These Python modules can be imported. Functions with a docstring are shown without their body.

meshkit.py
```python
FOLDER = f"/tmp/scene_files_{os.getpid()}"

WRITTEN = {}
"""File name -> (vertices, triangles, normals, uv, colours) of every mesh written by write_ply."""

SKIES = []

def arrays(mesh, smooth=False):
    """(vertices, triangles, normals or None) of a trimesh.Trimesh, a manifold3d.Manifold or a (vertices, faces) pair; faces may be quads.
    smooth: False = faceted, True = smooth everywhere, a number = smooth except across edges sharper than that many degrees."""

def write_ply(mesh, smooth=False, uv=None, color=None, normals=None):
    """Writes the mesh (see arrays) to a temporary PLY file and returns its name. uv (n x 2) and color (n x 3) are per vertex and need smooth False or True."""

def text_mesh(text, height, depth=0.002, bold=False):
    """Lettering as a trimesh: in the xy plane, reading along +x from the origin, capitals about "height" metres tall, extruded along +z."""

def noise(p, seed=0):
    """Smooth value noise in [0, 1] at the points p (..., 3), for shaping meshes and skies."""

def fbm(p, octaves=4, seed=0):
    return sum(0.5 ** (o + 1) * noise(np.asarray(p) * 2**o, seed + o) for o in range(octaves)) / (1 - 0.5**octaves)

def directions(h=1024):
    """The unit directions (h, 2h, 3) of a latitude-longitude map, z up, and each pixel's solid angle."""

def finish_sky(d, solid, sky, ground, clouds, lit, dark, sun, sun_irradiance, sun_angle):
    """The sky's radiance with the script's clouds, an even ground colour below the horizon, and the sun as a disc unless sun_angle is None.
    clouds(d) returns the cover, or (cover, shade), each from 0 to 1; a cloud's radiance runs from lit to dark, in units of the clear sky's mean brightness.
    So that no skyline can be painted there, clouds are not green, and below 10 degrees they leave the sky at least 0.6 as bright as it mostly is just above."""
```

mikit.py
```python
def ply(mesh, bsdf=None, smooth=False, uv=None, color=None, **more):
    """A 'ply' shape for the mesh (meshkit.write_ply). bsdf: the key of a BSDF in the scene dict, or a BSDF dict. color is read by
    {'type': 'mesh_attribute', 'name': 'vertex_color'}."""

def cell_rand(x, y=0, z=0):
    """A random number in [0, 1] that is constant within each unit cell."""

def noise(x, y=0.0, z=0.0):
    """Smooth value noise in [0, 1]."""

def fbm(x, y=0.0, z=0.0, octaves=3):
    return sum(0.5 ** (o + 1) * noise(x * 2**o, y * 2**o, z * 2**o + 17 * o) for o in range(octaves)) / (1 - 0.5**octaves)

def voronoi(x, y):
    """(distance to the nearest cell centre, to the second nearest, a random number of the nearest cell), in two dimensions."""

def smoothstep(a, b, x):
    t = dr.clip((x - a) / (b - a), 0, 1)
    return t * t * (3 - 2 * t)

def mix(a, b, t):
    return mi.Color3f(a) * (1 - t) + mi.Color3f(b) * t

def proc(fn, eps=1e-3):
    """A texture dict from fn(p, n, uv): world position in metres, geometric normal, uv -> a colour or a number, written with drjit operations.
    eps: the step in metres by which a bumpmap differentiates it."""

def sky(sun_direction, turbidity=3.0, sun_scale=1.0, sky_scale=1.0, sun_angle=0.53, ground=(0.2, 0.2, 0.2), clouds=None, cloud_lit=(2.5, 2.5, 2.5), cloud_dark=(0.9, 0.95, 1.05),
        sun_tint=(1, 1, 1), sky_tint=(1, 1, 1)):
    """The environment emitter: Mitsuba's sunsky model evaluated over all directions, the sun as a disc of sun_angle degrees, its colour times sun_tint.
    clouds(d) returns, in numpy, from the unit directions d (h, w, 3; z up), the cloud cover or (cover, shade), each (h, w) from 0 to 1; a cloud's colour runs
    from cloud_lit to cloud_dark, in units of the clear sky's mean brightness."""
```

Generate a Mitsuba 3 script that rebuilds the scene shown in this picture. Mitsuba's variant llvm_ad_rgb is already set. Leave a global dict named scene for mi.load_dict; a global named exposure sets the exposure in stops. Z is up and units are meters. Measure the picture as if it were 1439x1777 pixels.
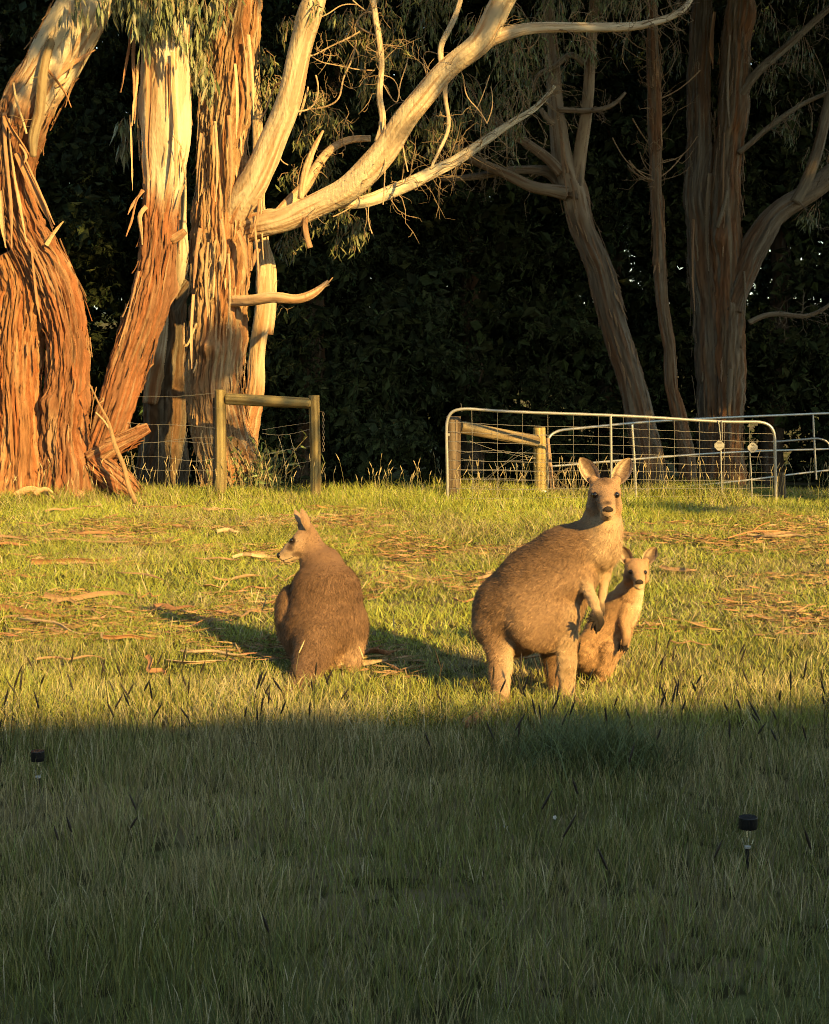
import math, random
import numpy as np, trimesh, mitsuba as mi, mikit, meshkit
from scipy.interpolate import CubicSpline
from scipy.spatial import cKDTree

T = mi.ScalarTransform4f
rng = np.random.default_rng(7)
scene, labels = {}, {}

# ------------------------------------------------------------------ camera, daylight, exposure
exposure = 3.1
EYE = 2.06
scene['camera'] = {'type': 'perspective', 'fov': 27.24, 'fov_axis': 'x', 'near_clip': 0.1, 'far_clip': 2000.0,
                   'to_world': T().look_at(origin=[0, 0, EYE], target=[0, 10 * math.cos(math.radians(6.692)), EYE - 10 * math.sin(math.radians(6.692))], up=[0, 0, 1])}
SUN = np.array([0.53, -0.76, 0.375])
scene['sky'] = mikit.sky(SUN.tolist(), turbidity=3, sun_tint=(1.0, 0.85, 0.42), sky_scale=1.5, sky_tint=(1.10, 1.0, 0.80), ground=(0.06, 0.07, 0.03))
labels['sky'] = {'kind': 'structure'}

# ------------------------------------------------------------------ materials
vcol = {'type': 'mesh_attribute', 'name': 'vertex_color'}
def rough(name, r, spec=0.3, **k):
    scene[name] = {'type': 'twosided', 'bsdf': {'type': 'principled', 'base_color': dict(vcol), 'roughness': r, 'specular': spec, **k}}
scene['bark'] = {'type': 'twosided', 'bsdf': {'type': 'bumpmap', 'arbitrary': mikit.proc(lambda p, n, uv: mikit.fbm(p.x * 55, p.y * 55, p.z * 9, 3) + 0.6 * mikit.noise(p.x * 24, p.y * 24, p.z * 30), eps=0.003), 'scale': 0.010,
                 'bsdf': {'type': 'principled', 'base_color': dict(vcol), 'roughness': 0.9, 'specular': 0.15}}}
rough('fur', 0.8, 0.2)
rough('wood', 0.8, 0.2)
rough('blade', 0.55, 0.35)
rough('leafy', 0.5, 0.4)
rough('forest_leaf', 0.9, 0.1)
rough('glossy_dark', 0.12, 0.6)
rough('plastic', 0.4, 0.4)
scene['galvanised'] = {'type': 'twosided', 'bsdf': {'type': 'principled', 'base_color': dict(vcol), 'roughness': 0.38, 'metallic': 0.6}}
scene['clear_plastic'] = {'type': 'thindielectric', 'int_ior': 1.3}

def soil(p, n, uv):
    a = mikit.fbm(p.x * 1.3, p.y * 1.3, 0.0, 4)
    b = mikit.fbm(p.x * 14, p.y * 9, 3.0, 3)
    c = mikit.mix((0.115, 0.115, 0.045), (0.16, 0.125, 0.07), mikit.smoothstep(0.35, 0.62, a))
    return mikit.mix(c, (0.045, 0.04, 0.018), mikit.smoothstep(0.48, 0.7, b))
scene['soil'] = {'type': 'twosided', 'bsdf': {'type': 'diffuse', 'reflectance': mikit.proc(soil)}}
scene['roofing'] = {'type': 'twosided', 'bsdf': {'type': 'principled', 'base_color': {'type': 'rgb', 'value': [0.12, 0.12, 0.13]}, 'roughness': 0.5}}
scene['cladding'] = {'type': 'twosided', 'bsdf': {'type': 'principled', 'base_color': {'type': 'rgb', 'value': [0.3, 0.27, 0.22]}, 'roughness': 0.8}}

# ------------------------------------------------------------------ helpers
def numbered(key):
    if key not in used:
        used.add(key); return key
    k = 1
    while f'{key}_{k:03d}' in used: k += 1
    used.add(f'{key}_{k:03d}'); return f'{key}_{k:03d}'
used = set()

def thing(name, label=None, cat=None, group=None, kind=None):
    key = numbered(name)
    labels[key] = {a: b for a, b in (('label', label), ('category', cat), ('group', group), ('kind', kind)) if b}
    return key

def put(key, mesh, bsdf, color=None, smooth=False):
    v, f = (mesh if isinstance(mesh, tuple) else (np.asarray(mesh.vertices), np.asarray(mesh.faces)))
    if color is not None:
        color = np.asarray(color, float)
        if color.ndim == 1: color = np.tile(color, (len(v), 1))
    scene[key] = mikit.ply((v, f), bsdf, smooth=smooth, color=color)
    return key

def part(parent, name, mesh, bsdf, color=None, smooth=False, kind=None, label=None):
    key = numbered(parent + '__' + name)
    put(key, mesh, bsdf, color, smooth)
    d = {a: b for a, b in (('kind', kind), ('label', label)) if b}
    if d: labels[key] = d
    return key

def join(ms):
    vs, fs, cs, n = [], [], [], 0
    for m in ms:
        vs.append(m[0]); fs.append(np.asarray(m[1]) + n); n += len(m[0])
        if len(m) > 2: cs.append(m[2])
    return (np.vstack(vs), np.vstack(fs)) + ((np.vstack(cs),) if cs else ())

def sstep(a, b, x):
    t = np.clip((x - a) / (b - a), 0, 1); return t * t * (3 - 2 * t)

def unit(v):
    v = np.asarray(v, float); return v / np.maximum(np.linalg.norm(v, axis=-1, keepdims=True), 1e-12)

def ground(x, y):
    x, y = np.asarray(x, float), np.asarray(y, float)
    z = 0.05 * (meshkit.fbm(np.stack([x * 0.33, y * 0.33, x * 0 + 2.5], -1), 3) - 0.5)
    z = z + 0.03 * (meshkit.noise(np.stack([x * 1.5, y * 1.5, x * 0 + 7.5], -1)) - 0.5)
    fall = np.clip(y - 18.9, 0, None)
    return z - 1.9 * (1 - np.exp(-(fall / 14.0) ** 1.35))

def spline(pts, step):
    p = np.asarray(pts, float)
    s = np.r_[0, np.cumsum(np.linalg.norm(np.diff(p[:, :3], axis=0), axis=1))]
    n = max(3, int(s[-1] / step) + 1)
    t = np.linspace(0, s[-1], n)
    if len(p) == 2: q = p[0] + (p[1] - p[0]) * (t / s[-1])[:, None]
    else:
        q = CubicSpline(s, p, bc_type='natural')(t)
        q[:, 3] = np.clip(q[:, 3], p[:, 3].min() * 0.9, p[:, 3].max())
    return q, t

def frames(q):
    d = unit(np.gradient(q[:, :3], axis=0))
    a = np.zeros_like(d); ref = np.array([0, 1.0, 0]) if abs(d[0, 1]) < 0.8 else np.array([1.0, 0, 0])
    cur = unit(ref - d[0] * (ref @ d[0]))
    for i in range(len(d)):
        cur = unit(cur - d[i] * (cur @ d[i])); a[i] = cur
    return d, a, np.cross(d, a)

def tube(pts, step=0.05, sides=8, disp=None, cap=True):
    """(v, f, theta, s) along pts (x,y,z,r); disp(theta, s, r, q) returns the radius"""
    q, s = spline(pts, step)
    d, a, b = frames(q)
    th = np.linspace(0, 2 * np.pi, sides, endpoint=False)
    TH, S = np.meshgrid(th, s)
    R = np.repeat(q[:, 3:4], sides, 1)
    if disp is not None: R = disp(TH, S, R, q)
    v = q[:, None, :3] + R[..., None] * (np.cos(TH)[..., None] * a[:, None] + np.sin(TH)[..., None] * b[:, None])
    n = len(q); i = np.arange(n - 1)[:, None] * sides; j = np.arange(sides)[None]; k = (j + 1) % sides
    quad = np.stack([i + j, i + k, i + sides + k, i + sides + j], -1).reshape(-1, 4)
    f = np.vstack([quad[:, [0, 1, 2]], quad[:, [0, 2, 3]]])
    v = v.reshape(-1, 3)
    TH, S = TH.ravel(), S.ravel()
    if cap:
        m = len(v)
        v = np.vstack([v, q[0, :3], q[-1, :3]])
        jj = np.arange(sides); kk = (jj + 1) % sides
        f = np.vstack([f, np.stack([kk, jj, jj * 0 + m], 1), np.stack([(n - 1) * sides + jj, (n - 1) * sides + kk, jj * 0 + m + 1], 1)])
        TH, S = np.r_[TH, 0, 0], np.r_[S, s[0], s[-1]]
    return v, f, TH, S

def mixc(a, b, t):
    return np.asarray(a) * (1 - t[:, None]) + np.asarray(b) * t[:, None]

BARKS = {  # main, warm patches, pale weathered strips
    'rust': ((0.19, 0.09, 0.049), (0.25, 0.102, 0.048), (0.275, 0.165, 0.097)),
    'tan': ((0.29, 0.18, 0.10), (0.28, 0.135, 0.065), (0.40, 0.29, 0.18)),
    'grey': ((0.10, 0.078, 0.058), (0.125, 0.072, 0.042), (0.145, 0.122, 0.097)),  # tone lowered to put the shade of the wood into the trunks
    'red': ((0.13, 0.088, 0.056), (0.175, 0.085, 0.043), (0.165, 0.13, 0.095)),  # likewise darkened for stems that stand in shade
}
def limb(pts, style='tan', seed=0, clean=None, fiss=0.02, around=0.014, step=0.035, lobe=0.12, smooth_tone=(0.58, 0.50, 0.38)):
    """bark covered limb; clean = (s0, s1): along the length the rough bark gives way to smooth bark between s0 and s1"""
    p = np.asarray(pts, float)
    rmax = p[:, 3].max()
    sides = int(np.clip(2 * np.pi * rmax / around, 8, 240))
    keep = {}
    def disp(TH, S, R, q):
        rm = float(np.median(q[:, 3]))
        c, s = np.cos(TH), np.sin(TH)
        wob = meshkit.noise(np.stack([c * 1.6, s * 1.6, S * 1.2 + seed * 3.1], -1)) - 0.5
        warp = (meshkit.noise(np.stack([c * 2.5, s * 2.5, S * 2.2 + seed], -1)) - 0.5) * 0.55
        cc, ss = np.cos(TH + warp * 0.28), np.sin(TH + warp * 0.28)
        k = rm / 0.045
        n1 = meshkit.noise(np.stack([cc * k + 40 + seed, ss * k + 40, S * 1.7], -1), seed)
        n2 = meshkit.noise(np.stack([cc * k * 2.3 + 40, ss * k * 2.3 + 40 + seed, S * 4.5], -1), seed + 1)
        n3 = meshkit.noise(np.stack([c * k * 4 + 9, s * k * 4 + 9, S * 16], -1), seed + 2)
        g1 = sstep(0.62, 0.97, 1 - np.abs(2 * n1 - 1)); g2 = sstep(0.6, 1.0, 1 - np.abs(2 * n2 - 1))
        edge = meshkit.fbm(np.stack([c * 2.2 + 5, s * 2.2 + 5, S * 0.55 + seed], -1), 3) - 0.5
        if clean is None: w = np.zeros_like(S)
        else: w = sstep(clean[0], clean[1], S + edge * 1.6 * max(0.3, clean[1] - clean[0]))
        keep['w'] = w.ravel(); keep['n'] = (n1.ravel(), n2.ravel(), n3.ravel())
        n4 = meshkit.noise(np.stack([cc * k * 4.5 + 11, ss * k * 4.5 + 11, S * 3.2 + seed], -1), seed + 3); g4 = sstep(0.6, 1.0, 1 - np.abs(2 * n4 - 1))
        flake = sstep(0.45, 0.55, meshkit.noise(np.stack([cc * k * 1.5 + 3, ss * k * 1.5 + 3, S * 5 + seed], -1), seed + 4))
        rg = fiss * (-(1.25 * g1 + 0.8 * g2 + 0.45 * g4) + 0.6 * (n3 - 0.5) + 0.35 * flake + 0.5)
        sm = 0.04 * R * (meshkit.noise(np.stack([c * 2 + 3, s * 2 + 3, S * 3.0 + seed], -1)) - 0.5)
        kr = np.random.default_rng(seed * 7 + 1)
        for _ in range(int(S.max() * 1.6) + 1):
            s1, t1, am, sz = kr.uniform(0, S.max()), kr.uniform(0, 6.28), kr.uniform(-0.16, 0.34), kr.uniform(0.35, 0.8)
            dt = np.abs((TH - t1 + np.pi) % (2 * np.pi) - np.pi)
            wob = wob + am / (2 * max(lobe, 0.02)) * np.exp(-((S - s1) / (sz * R)) ** 2 - (dt / 0.55) ** 2)
        return R * (1 + lobe * 2 * wob) + (1 - w) * rg * np.minimum(1, R / 0.1) + w * sm
    q0, s0 = spline(p, 0.22)
    jit = meshkit.noise(np.stack([s0 * 1.9, s0 * 0 + seed * 1.7, s0 * 0], -1)[:, None] + np.array([[0, 0, 0], [0, 9.5, 0], [0, 0, 7.5]])) - 0.5
    q0[1:-1, :3] += (jit * np.minimum(q0[:, 3:4], 0.12) * 0.75)[1:-1]
    v, f, TH, S = tube(q0, step, sides, disp)
    m = len(v) - 2
    w = np.r_[keep['w'], keep['w'][0], keep['w'][-1]]
    n1, n2, n3 = (np.r_[x, 0.5, 0.5] for x in keep['n'])
    c, s = np.cos(TH), np.sin(TH)
    k = np.median(p[:, 3]) / 0.03
    a = meshkit.fbm(np.stack([c * k * 0.5 + 70 + seed, s * k * 0.5 + 70, S * 0.8], -1), 3, seed + 5)
    b = meshkit.fbm(np.stack([c * k + 70, s * k + 70 + seed, S * 1.1], -1), 3, seed + 6)
    e = meshkit.fbm(np.stack([c * k * 2.6 + 70, s * k * 2.6 + 70 + seed, S * 2.6], -1), 2, seed + 7)
    main, warm, pale = BARKS[style]
    col = mixc(main, warm, sstep(0.42, 0.62, a))
    col = mixc(col, pale, sstep(0.5, 0.68, b))
    col = col * (0.50 + 1.0 * e)[:, None] * (0.8 + 0.4 * n3)[:, None]
    st = np.asarray(smooth_tone, float)
    g = meshkit.fbm(np.stack([c * 1.7 + 20, s * 1.7 + 20 + seed, S * 0.9], -1), 3, seed + 8)
    h = meshkit.fbm(np.stack([c * 5 + 20, s * 5 + 20 + seed, S * 1.1], -1), 3, seed + 9)
    sc = mixc(st, st * np.array([0.80, 0.73, 0.68]), sstep(0.50, 0.54, g))
    g2_ = meshkit.fbm(np.stack([c * 2.6 + 50, s * 2.6 + 50 + seed, S * 1.5], -1), 3, seed + 12)
    sc = mixc(sc, st * np.array([1.10, 1.10, 1.08]), sstep(0.55, 0.60, g2_))
    sc = mixc(sc, st * np.array([0.62, 0.45, 0.34]), 0.8 * sstep(0.60, 0.66, h))
    q_ = meshkit.noise(np.stack([c * 9 + 20, s * 9 + 20 + seed, S * 26], -1), seed + 13)
    sc = sc * (0.86 + 0.28 * n2)[:, None] * (1 - 0.35 * sstep(0.86, 0.93, q_))[:, None]
    col = mixc(col, sc, w)
    return v, f, np.clip(col, 0.01, 0.8)

def rod(a, b, r, sides=8, r2=None):
    v, f, *_ = tube([(*a, r), (*b, r if r2 is None else r2)], 10, sides)
    return v, f

def bent(pts, r, sides=7, step=0.03):
    v, f, *_ = tube([(*p[:3], r) for p in pts], step, sides)
    return v, f

def block(c, size, bev=0.004):
    b = trimesh.creation.box(np.asarray(size) - 2 * bev)
    import manifold3d as mf
    pts = np.vstack([b.vertices + bev * np.array(o) for o in [(1, 0, 0), (-1, 0, 0), (0, 1, 0), (0, -1, 0), (0, 0, 1), (0, 0, -1)]])
    h = trimesh.convex.convex_hull(pts); h.apply_translation(c)
    return np.asarray(h.vertices), np.asarray(h.faces)

def ribbon(pts, width, thick=0.006, twist=0.6, curl=0.5, seed=0, step=0.05, taper=True):
    """loose curled strip of bark"""
    q, s = spline([(*p[:3], width) for p in pts], step)
    d, a, b = frames(q)
    r = np.random.default_rng(seed)
    ph = r.uniform(0, 6.28) + twist * s / max(s[-1], 1e-3)
    u = np.cos(ph)[:, None] * a + np.sin(ph)[:, None] * b
    w = np.cross(d, u)
    t = s / s[-1]
    wd = width * (np.clip(np.minimum(1, (1 - t) * 3.5), 0.25, 1) if taper else 1) * (0.8 + 0.4 * meshkit.noise(np.stack([s * 6, s * 0 + seed, s * 0], -1)))
    prof = np.array([-1, -0.5, 0, 0.5, 1])
    top = q[:, None, :3] + u[:, None] * (prof[None, :, None] * wd[:, None, None] / 2) + w[:, None] * ((prof ** 2)[None, :, None] * curl * wd[:, None, None] / 2)
    bot = top - w[:, None] * thick
    ring = np.concatenate([top, bot[:, ::-1]], 1); n, m = ring.shape[:2]
    v = ring.reshape(-1, 3)
    i = np.arange(n - 1)[:, None] * m; j = np.arange(m)[None]; k = (j + 1) % m
    quad = np.stack([i + j, i + k, i + m + k, i + m + j], -1).reshape(-1, 4)
    f = np.vstack([quad[:, [0, 1, 2]], quad[:, [0, 2, 3]]])
    for o in (0, (n - 1) * m):
        f = np.vstack([f, [[o, o + x, o + x + 1] for x in range(1, m - 1)]])
    return v, f

def leaves(pos, dirs, length, width, tone, seed=0, var=0.25):
    """lance shaped leaves, two triangles each folded along the midrib"""
    r = np.random.default_rng(seed); n = len(pos)
    d = unit(dirs); side = unit(np.cross(d, unit(r.normal(size=(n, 3)))))
    nor = np.cross(d, side)
    l = (length * r.uniform(0.65, 1.25, n))[:, None]; w = (width * r.uniform(0.7, 1.3, n))[:, None]
    mid = pos + d * l * 0.42 + nor * w * 0.25
    v = np.stack([pos, mid + side * w * 0.5, pos + d * l + nor * l * 0.08, mid - side * w * 0.5], 1).reshape(-1, 3)
    i = np.arange(n)[:, None] * 4
    f = np.vstack([i + [0, 1, 2], i + [0, 2, 3]])
    c = np.asarray(tone) * np.clip(1 + var * r.normal(size=(n, 1)), 0.4, 1.9) * (1 + 0.08 * r.normal(size=(n, 3)))
    return v, f, np.repeat(np.clip(c, 0.005, 0.7), 4, 0)

def blades(x, y, h, w, lean, bend, tone, seed=0, seg=2, zoff=-0.01):
    """grass blades: one tapering bent strip each"""
    r = np.random.default_rng(seed); n = len(x)
    z = ground(x, y) + zoff
    az = r.uniform(0, 2 * np.pi, n); out = np.stack([np.cos(az), np.sin(az), az * 0], -1)
    f_az = r.uniform(0, np.pi, n); side = np.stack([np.cos(f_az), np.sin(f_az), az * 0], -1)
    root = np.stack([x, y, z], -1)
    rows = []
    for k in range(seg + 1):
        t = k / seg
        c = root + np.array([0, 0, 1.0]) * (h * (t - 0.35 * bend * t * t))[:, None] + out * (h * (lean * t + bend * t * t))[:, None]
        if k < seg:
            ww = (w * (1 - 0.55 * t))[:, None] / 2
            rows += [c - side * ww, c + side * ww]
        else: rows.append(c)
    v = np.stack(rows, 1); m = v.shape[1]; v = v.reshape(-1, 3)
    pat = []
    for k in range(seg - 1): pat += [[2 * k, 2 * k + 1, 2 * k + 3], [2 * k, 2 * k + 3, 2 * k + 2]]
    pat.append([2 * seg - 2, 2 * seg - 1, 2 * seg])
    f = (np.arange(n)[:, None, None] * m + np.array(pat)[None]).reshape(-1, 3)
    return v, f, np.repeat(np.clip(tone, 0.005, 0.8), m, 0)

# ------------------------------------------------------------------ animal bodies: blended tapered volumes, one continuous skin
def cap(pts, col, k=0.03):
    return [('c', np.array(a[:3]), np.array(b[:3]), a[3], b[3], np.array(col), k) for a, b in zip(pts[:-1], pts[1:])]
def ell(pt, ratio, rot, col, k=0.03, yaw=0.0):
    """ellipsoid: radii = r * ratio; rot = degrees clockwise in the x-z plane, yaw = degrees about z"""
    p = pt[0]; a, b = math.radians(rot), math.radians(yaw)
    Ry = np.array([[math.cos(a), 0, math.sin(a)], [0, 1, 0], [-math.sin(a), 0, math.cos(a)]])
    Rz = np.array([[math.cos(b), -math.sin(b), 0], [math.sin(b), math.cos(b), 0], [0, 0, 1]])
    return [('e', np.array(p[:3]), p[3] * np.array(ratio), Rz @ Ry, None, np.array(col), k)]

def prim_d(q, P):
    if q[0] == 'c':
        a, b, ra, rb = q[1:5]; ab = b - a
        t = np.clip(((P - a) @ ab) / (ab @ ab), 0, 1)
        return np.linalg.norm(P - a - t[..., None] * ab, axis=-1) - (ra + (rb - ra) * t)
    L = (P - q[1]) @ q[3]
    k0 = np.linalg.norm(L / q[2], axis=-1); k1 = np.linalg.norm(L / q[2] ** 2, axis=-1)
    return k0 * (k0 - 1) / np.maximum(k1, 1e-6)
def prim_box(q):
    if q[0] == 'c':
        return np.minimum(q[1] - q[3], q[2] - q[4]), np.maximum(q[1] + q[3], q[2] + q[4])
    e = np.sqrt(((q[3] * q[2]) ** 2).sum(1)); return q[1] - e, q[1] + e
def smin(a, b, k):
    h = np.clip(0.5 + 0.5 * (b - a) / k, 0, 1)
    return b + (a - b) * h - k * h * (1 - h)
def field(prims, P):
    d = np.full(P.shape[:-1], 1.0)
    for q in prims: d = smin(d, prim_d(q, P), q[6])
    return d
def skin(prims, h=0.0085):
    lo = np.min([prim_box(q)[0] for q in prims], 0) - 0.06; hi = np.max([prim_box(q)[1] for q in prims], 0) + 0.06
    n = np.ceil((hi - lo) / h).astype(int) + 1
    ax = [lo[i] + h * np.arange(n[i]) for i in range(3)]
    S = np.full(n, 1.0, np.float32)
    for q in prims:
        a, b = prim_box(q); m = q[6] + 0.03
        s = [slice(max(0, int((a[i] - m - lo[i]) / h)), min(n[i], int((b[i] + m - lo[i]) / h) + 2)) for i in range(3)]
        P = np.stack(np.meshgrid(*[ax[i][s[i]] for i in range(3)], indexing='ij'), -1)
        S[tuple(s)] = smin(S[tuple(s)], prim_d(q, P), q[6])
    # surface nets
    inside = S < 0
    acc = np.zeros(tuple(n - 1) + (3,)); cnt = np.zeros(tuple(n - 1))
    corners = [(i, j, k) for i in (0, 1) for j in (0, 1) for k in (0, 1)]
    sub = lambda A, c: A[c[0]:n[0] - 1 + c[0], c[1]:n[1] - 1 + c[1], c[2]:n[2] - 1 + c[2]]
    for c in corners:
        for axis in range(3):
            if c[axis]: continue
            c2 = list(c); c2[axis] = 1
            A, B = sub(S, c), sub(S, c2)
            x = (A < 0) != (B < 0)
            t = np.where(x, A / np.where(x, A - B, 1), 0)
            p = np.zeros(A.shape + (3,)); p[...] = c; p[..., axis] += t
            acc += np.where(x[..., None], p, 0); cnt += x
    idx = np.full(cnt.shape, -1); act = cnt > 0; idx[act] = np.arange(act.sum())
    base = np.argwhere(act)
    v = lo + h * (base + acc[act] / cnt[act][:, None])
    faces = []
    for axis in range(3):
        u, w = (axis + 1) % 3, (axis + 2) % 3
        sl = [slice(1, n[i] - 1) for i in range(3)]; sl[axis] = slice(0, n[axis] - 1)
        s2 = list(sl); s2[axis] = slice(1, n[axis])
        A, B = inside[tuple(sl)], inside[tuple(s2)]
        e = np.argwhere(A != B); flip = A[A != B]
        e = e + np.array([0 if i == axis else 1 for i in range(3)])
        def at(du, dw):
            o = e.copy(); o[:, u] += du; o[:, w] += dw; return idx[o[:, 0], o[:, 1], o[:, 2]]
        q4 = np.stack([at(-1, -1), at(0, -1), at(0, 0), at(-1, 0)], 1)
        q4[~flip] = q4[~flip][:, ::-1]
        faces.append(q4)
    f = np.vstack(faces)
    f = np.vstack([f[:, [0, 1, 2]], f[:, [0, 2, 3]]])
    W, C, Rl = 0, 0, 0
    for q in prims:
        w = np.exp(-np.clip(prim_d(q, v), -0.03, None) / (0.004 if q[6] < 0.009 else 0.010))[:, None]; W = W + w; C = C + w * q[5]; Rl = Rl + w * ((q[3] + q[4]) / 2 if q[0] == 'c' else q[2].min())
    return v, f, C / W, (Rl / W)[:, 0]
def vnormals(v, f):
    n = np.zeros_like(v); fn = np.cross(v[f[:, 1]] - v[f[:, 0]], v[f[:, 2]] - v[f[:, 0]])
    for k in range(3): np.add.at(n, f[:, k], fn)
    return unit(n)
def fur_of(v, f, c, thick, count, flow, length, seed, lift=0.38, width=0.0036):
    r = np.random.default_rng(seed)
    fn = np.cross(v[f[:, 1]] - v[f[:, 0]], v[f[:, 2]] - v[f[:, 0]]); A = np.linalg.norm(fn, axis=1)
    pick = r.choice(len(f), count, p=A / A.sum()); b = r.dirichlet([1, 1, 1], count)
    p = (v[f[pick]] * b[..., None]).sum(1); col = (c[f[pick]] * b[..., None]).sum(1); n = (vnormals(v, f)[f[pick]] * b[..., None]).sum(1); n = unit(n)
    g = flow(p) + 0.28 * r.normal(size=p.shape)
    g = unit(g - n * (g * n).sum(1)[:, None])
    d = unit(g + n * (lift * r.uniform(0.4, 1.6, count) * (0.6 + 0.8 * meshkit.noise(p * 30, seed + 1)))[:, None])
    s = unit(np.cross(d, n)); l = (length(p) * r.uniform(0.6, 1.35, count) * np.clip((thick[f[pick]] * b).sum(1) / 0.055, 0.3, 1) * np.clip(col.mean(1) / 0.05, 0.25, 1))[:, None]
    clump = 0.58 + 0.40 * meshkit.noise(p * np.array([75, 75, 38]), seed) + 0.44 * meshkit.noise(p * np.array([34, 34, 20]), seed + 2)
    col = col * (clump * r.uniform(0.72, 1.28, count))[:, None]
    p = p - n * 0.002
    V = np.stack([p - s * width / 2, p + s * width / 2, p + d * l], 1).reshape(-1, 3)
    return V, np.arange(3 * count).reshape(-1, 3), np.repeat(np.clip(col, 0.01, 0.8), 3, 0)
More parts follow.
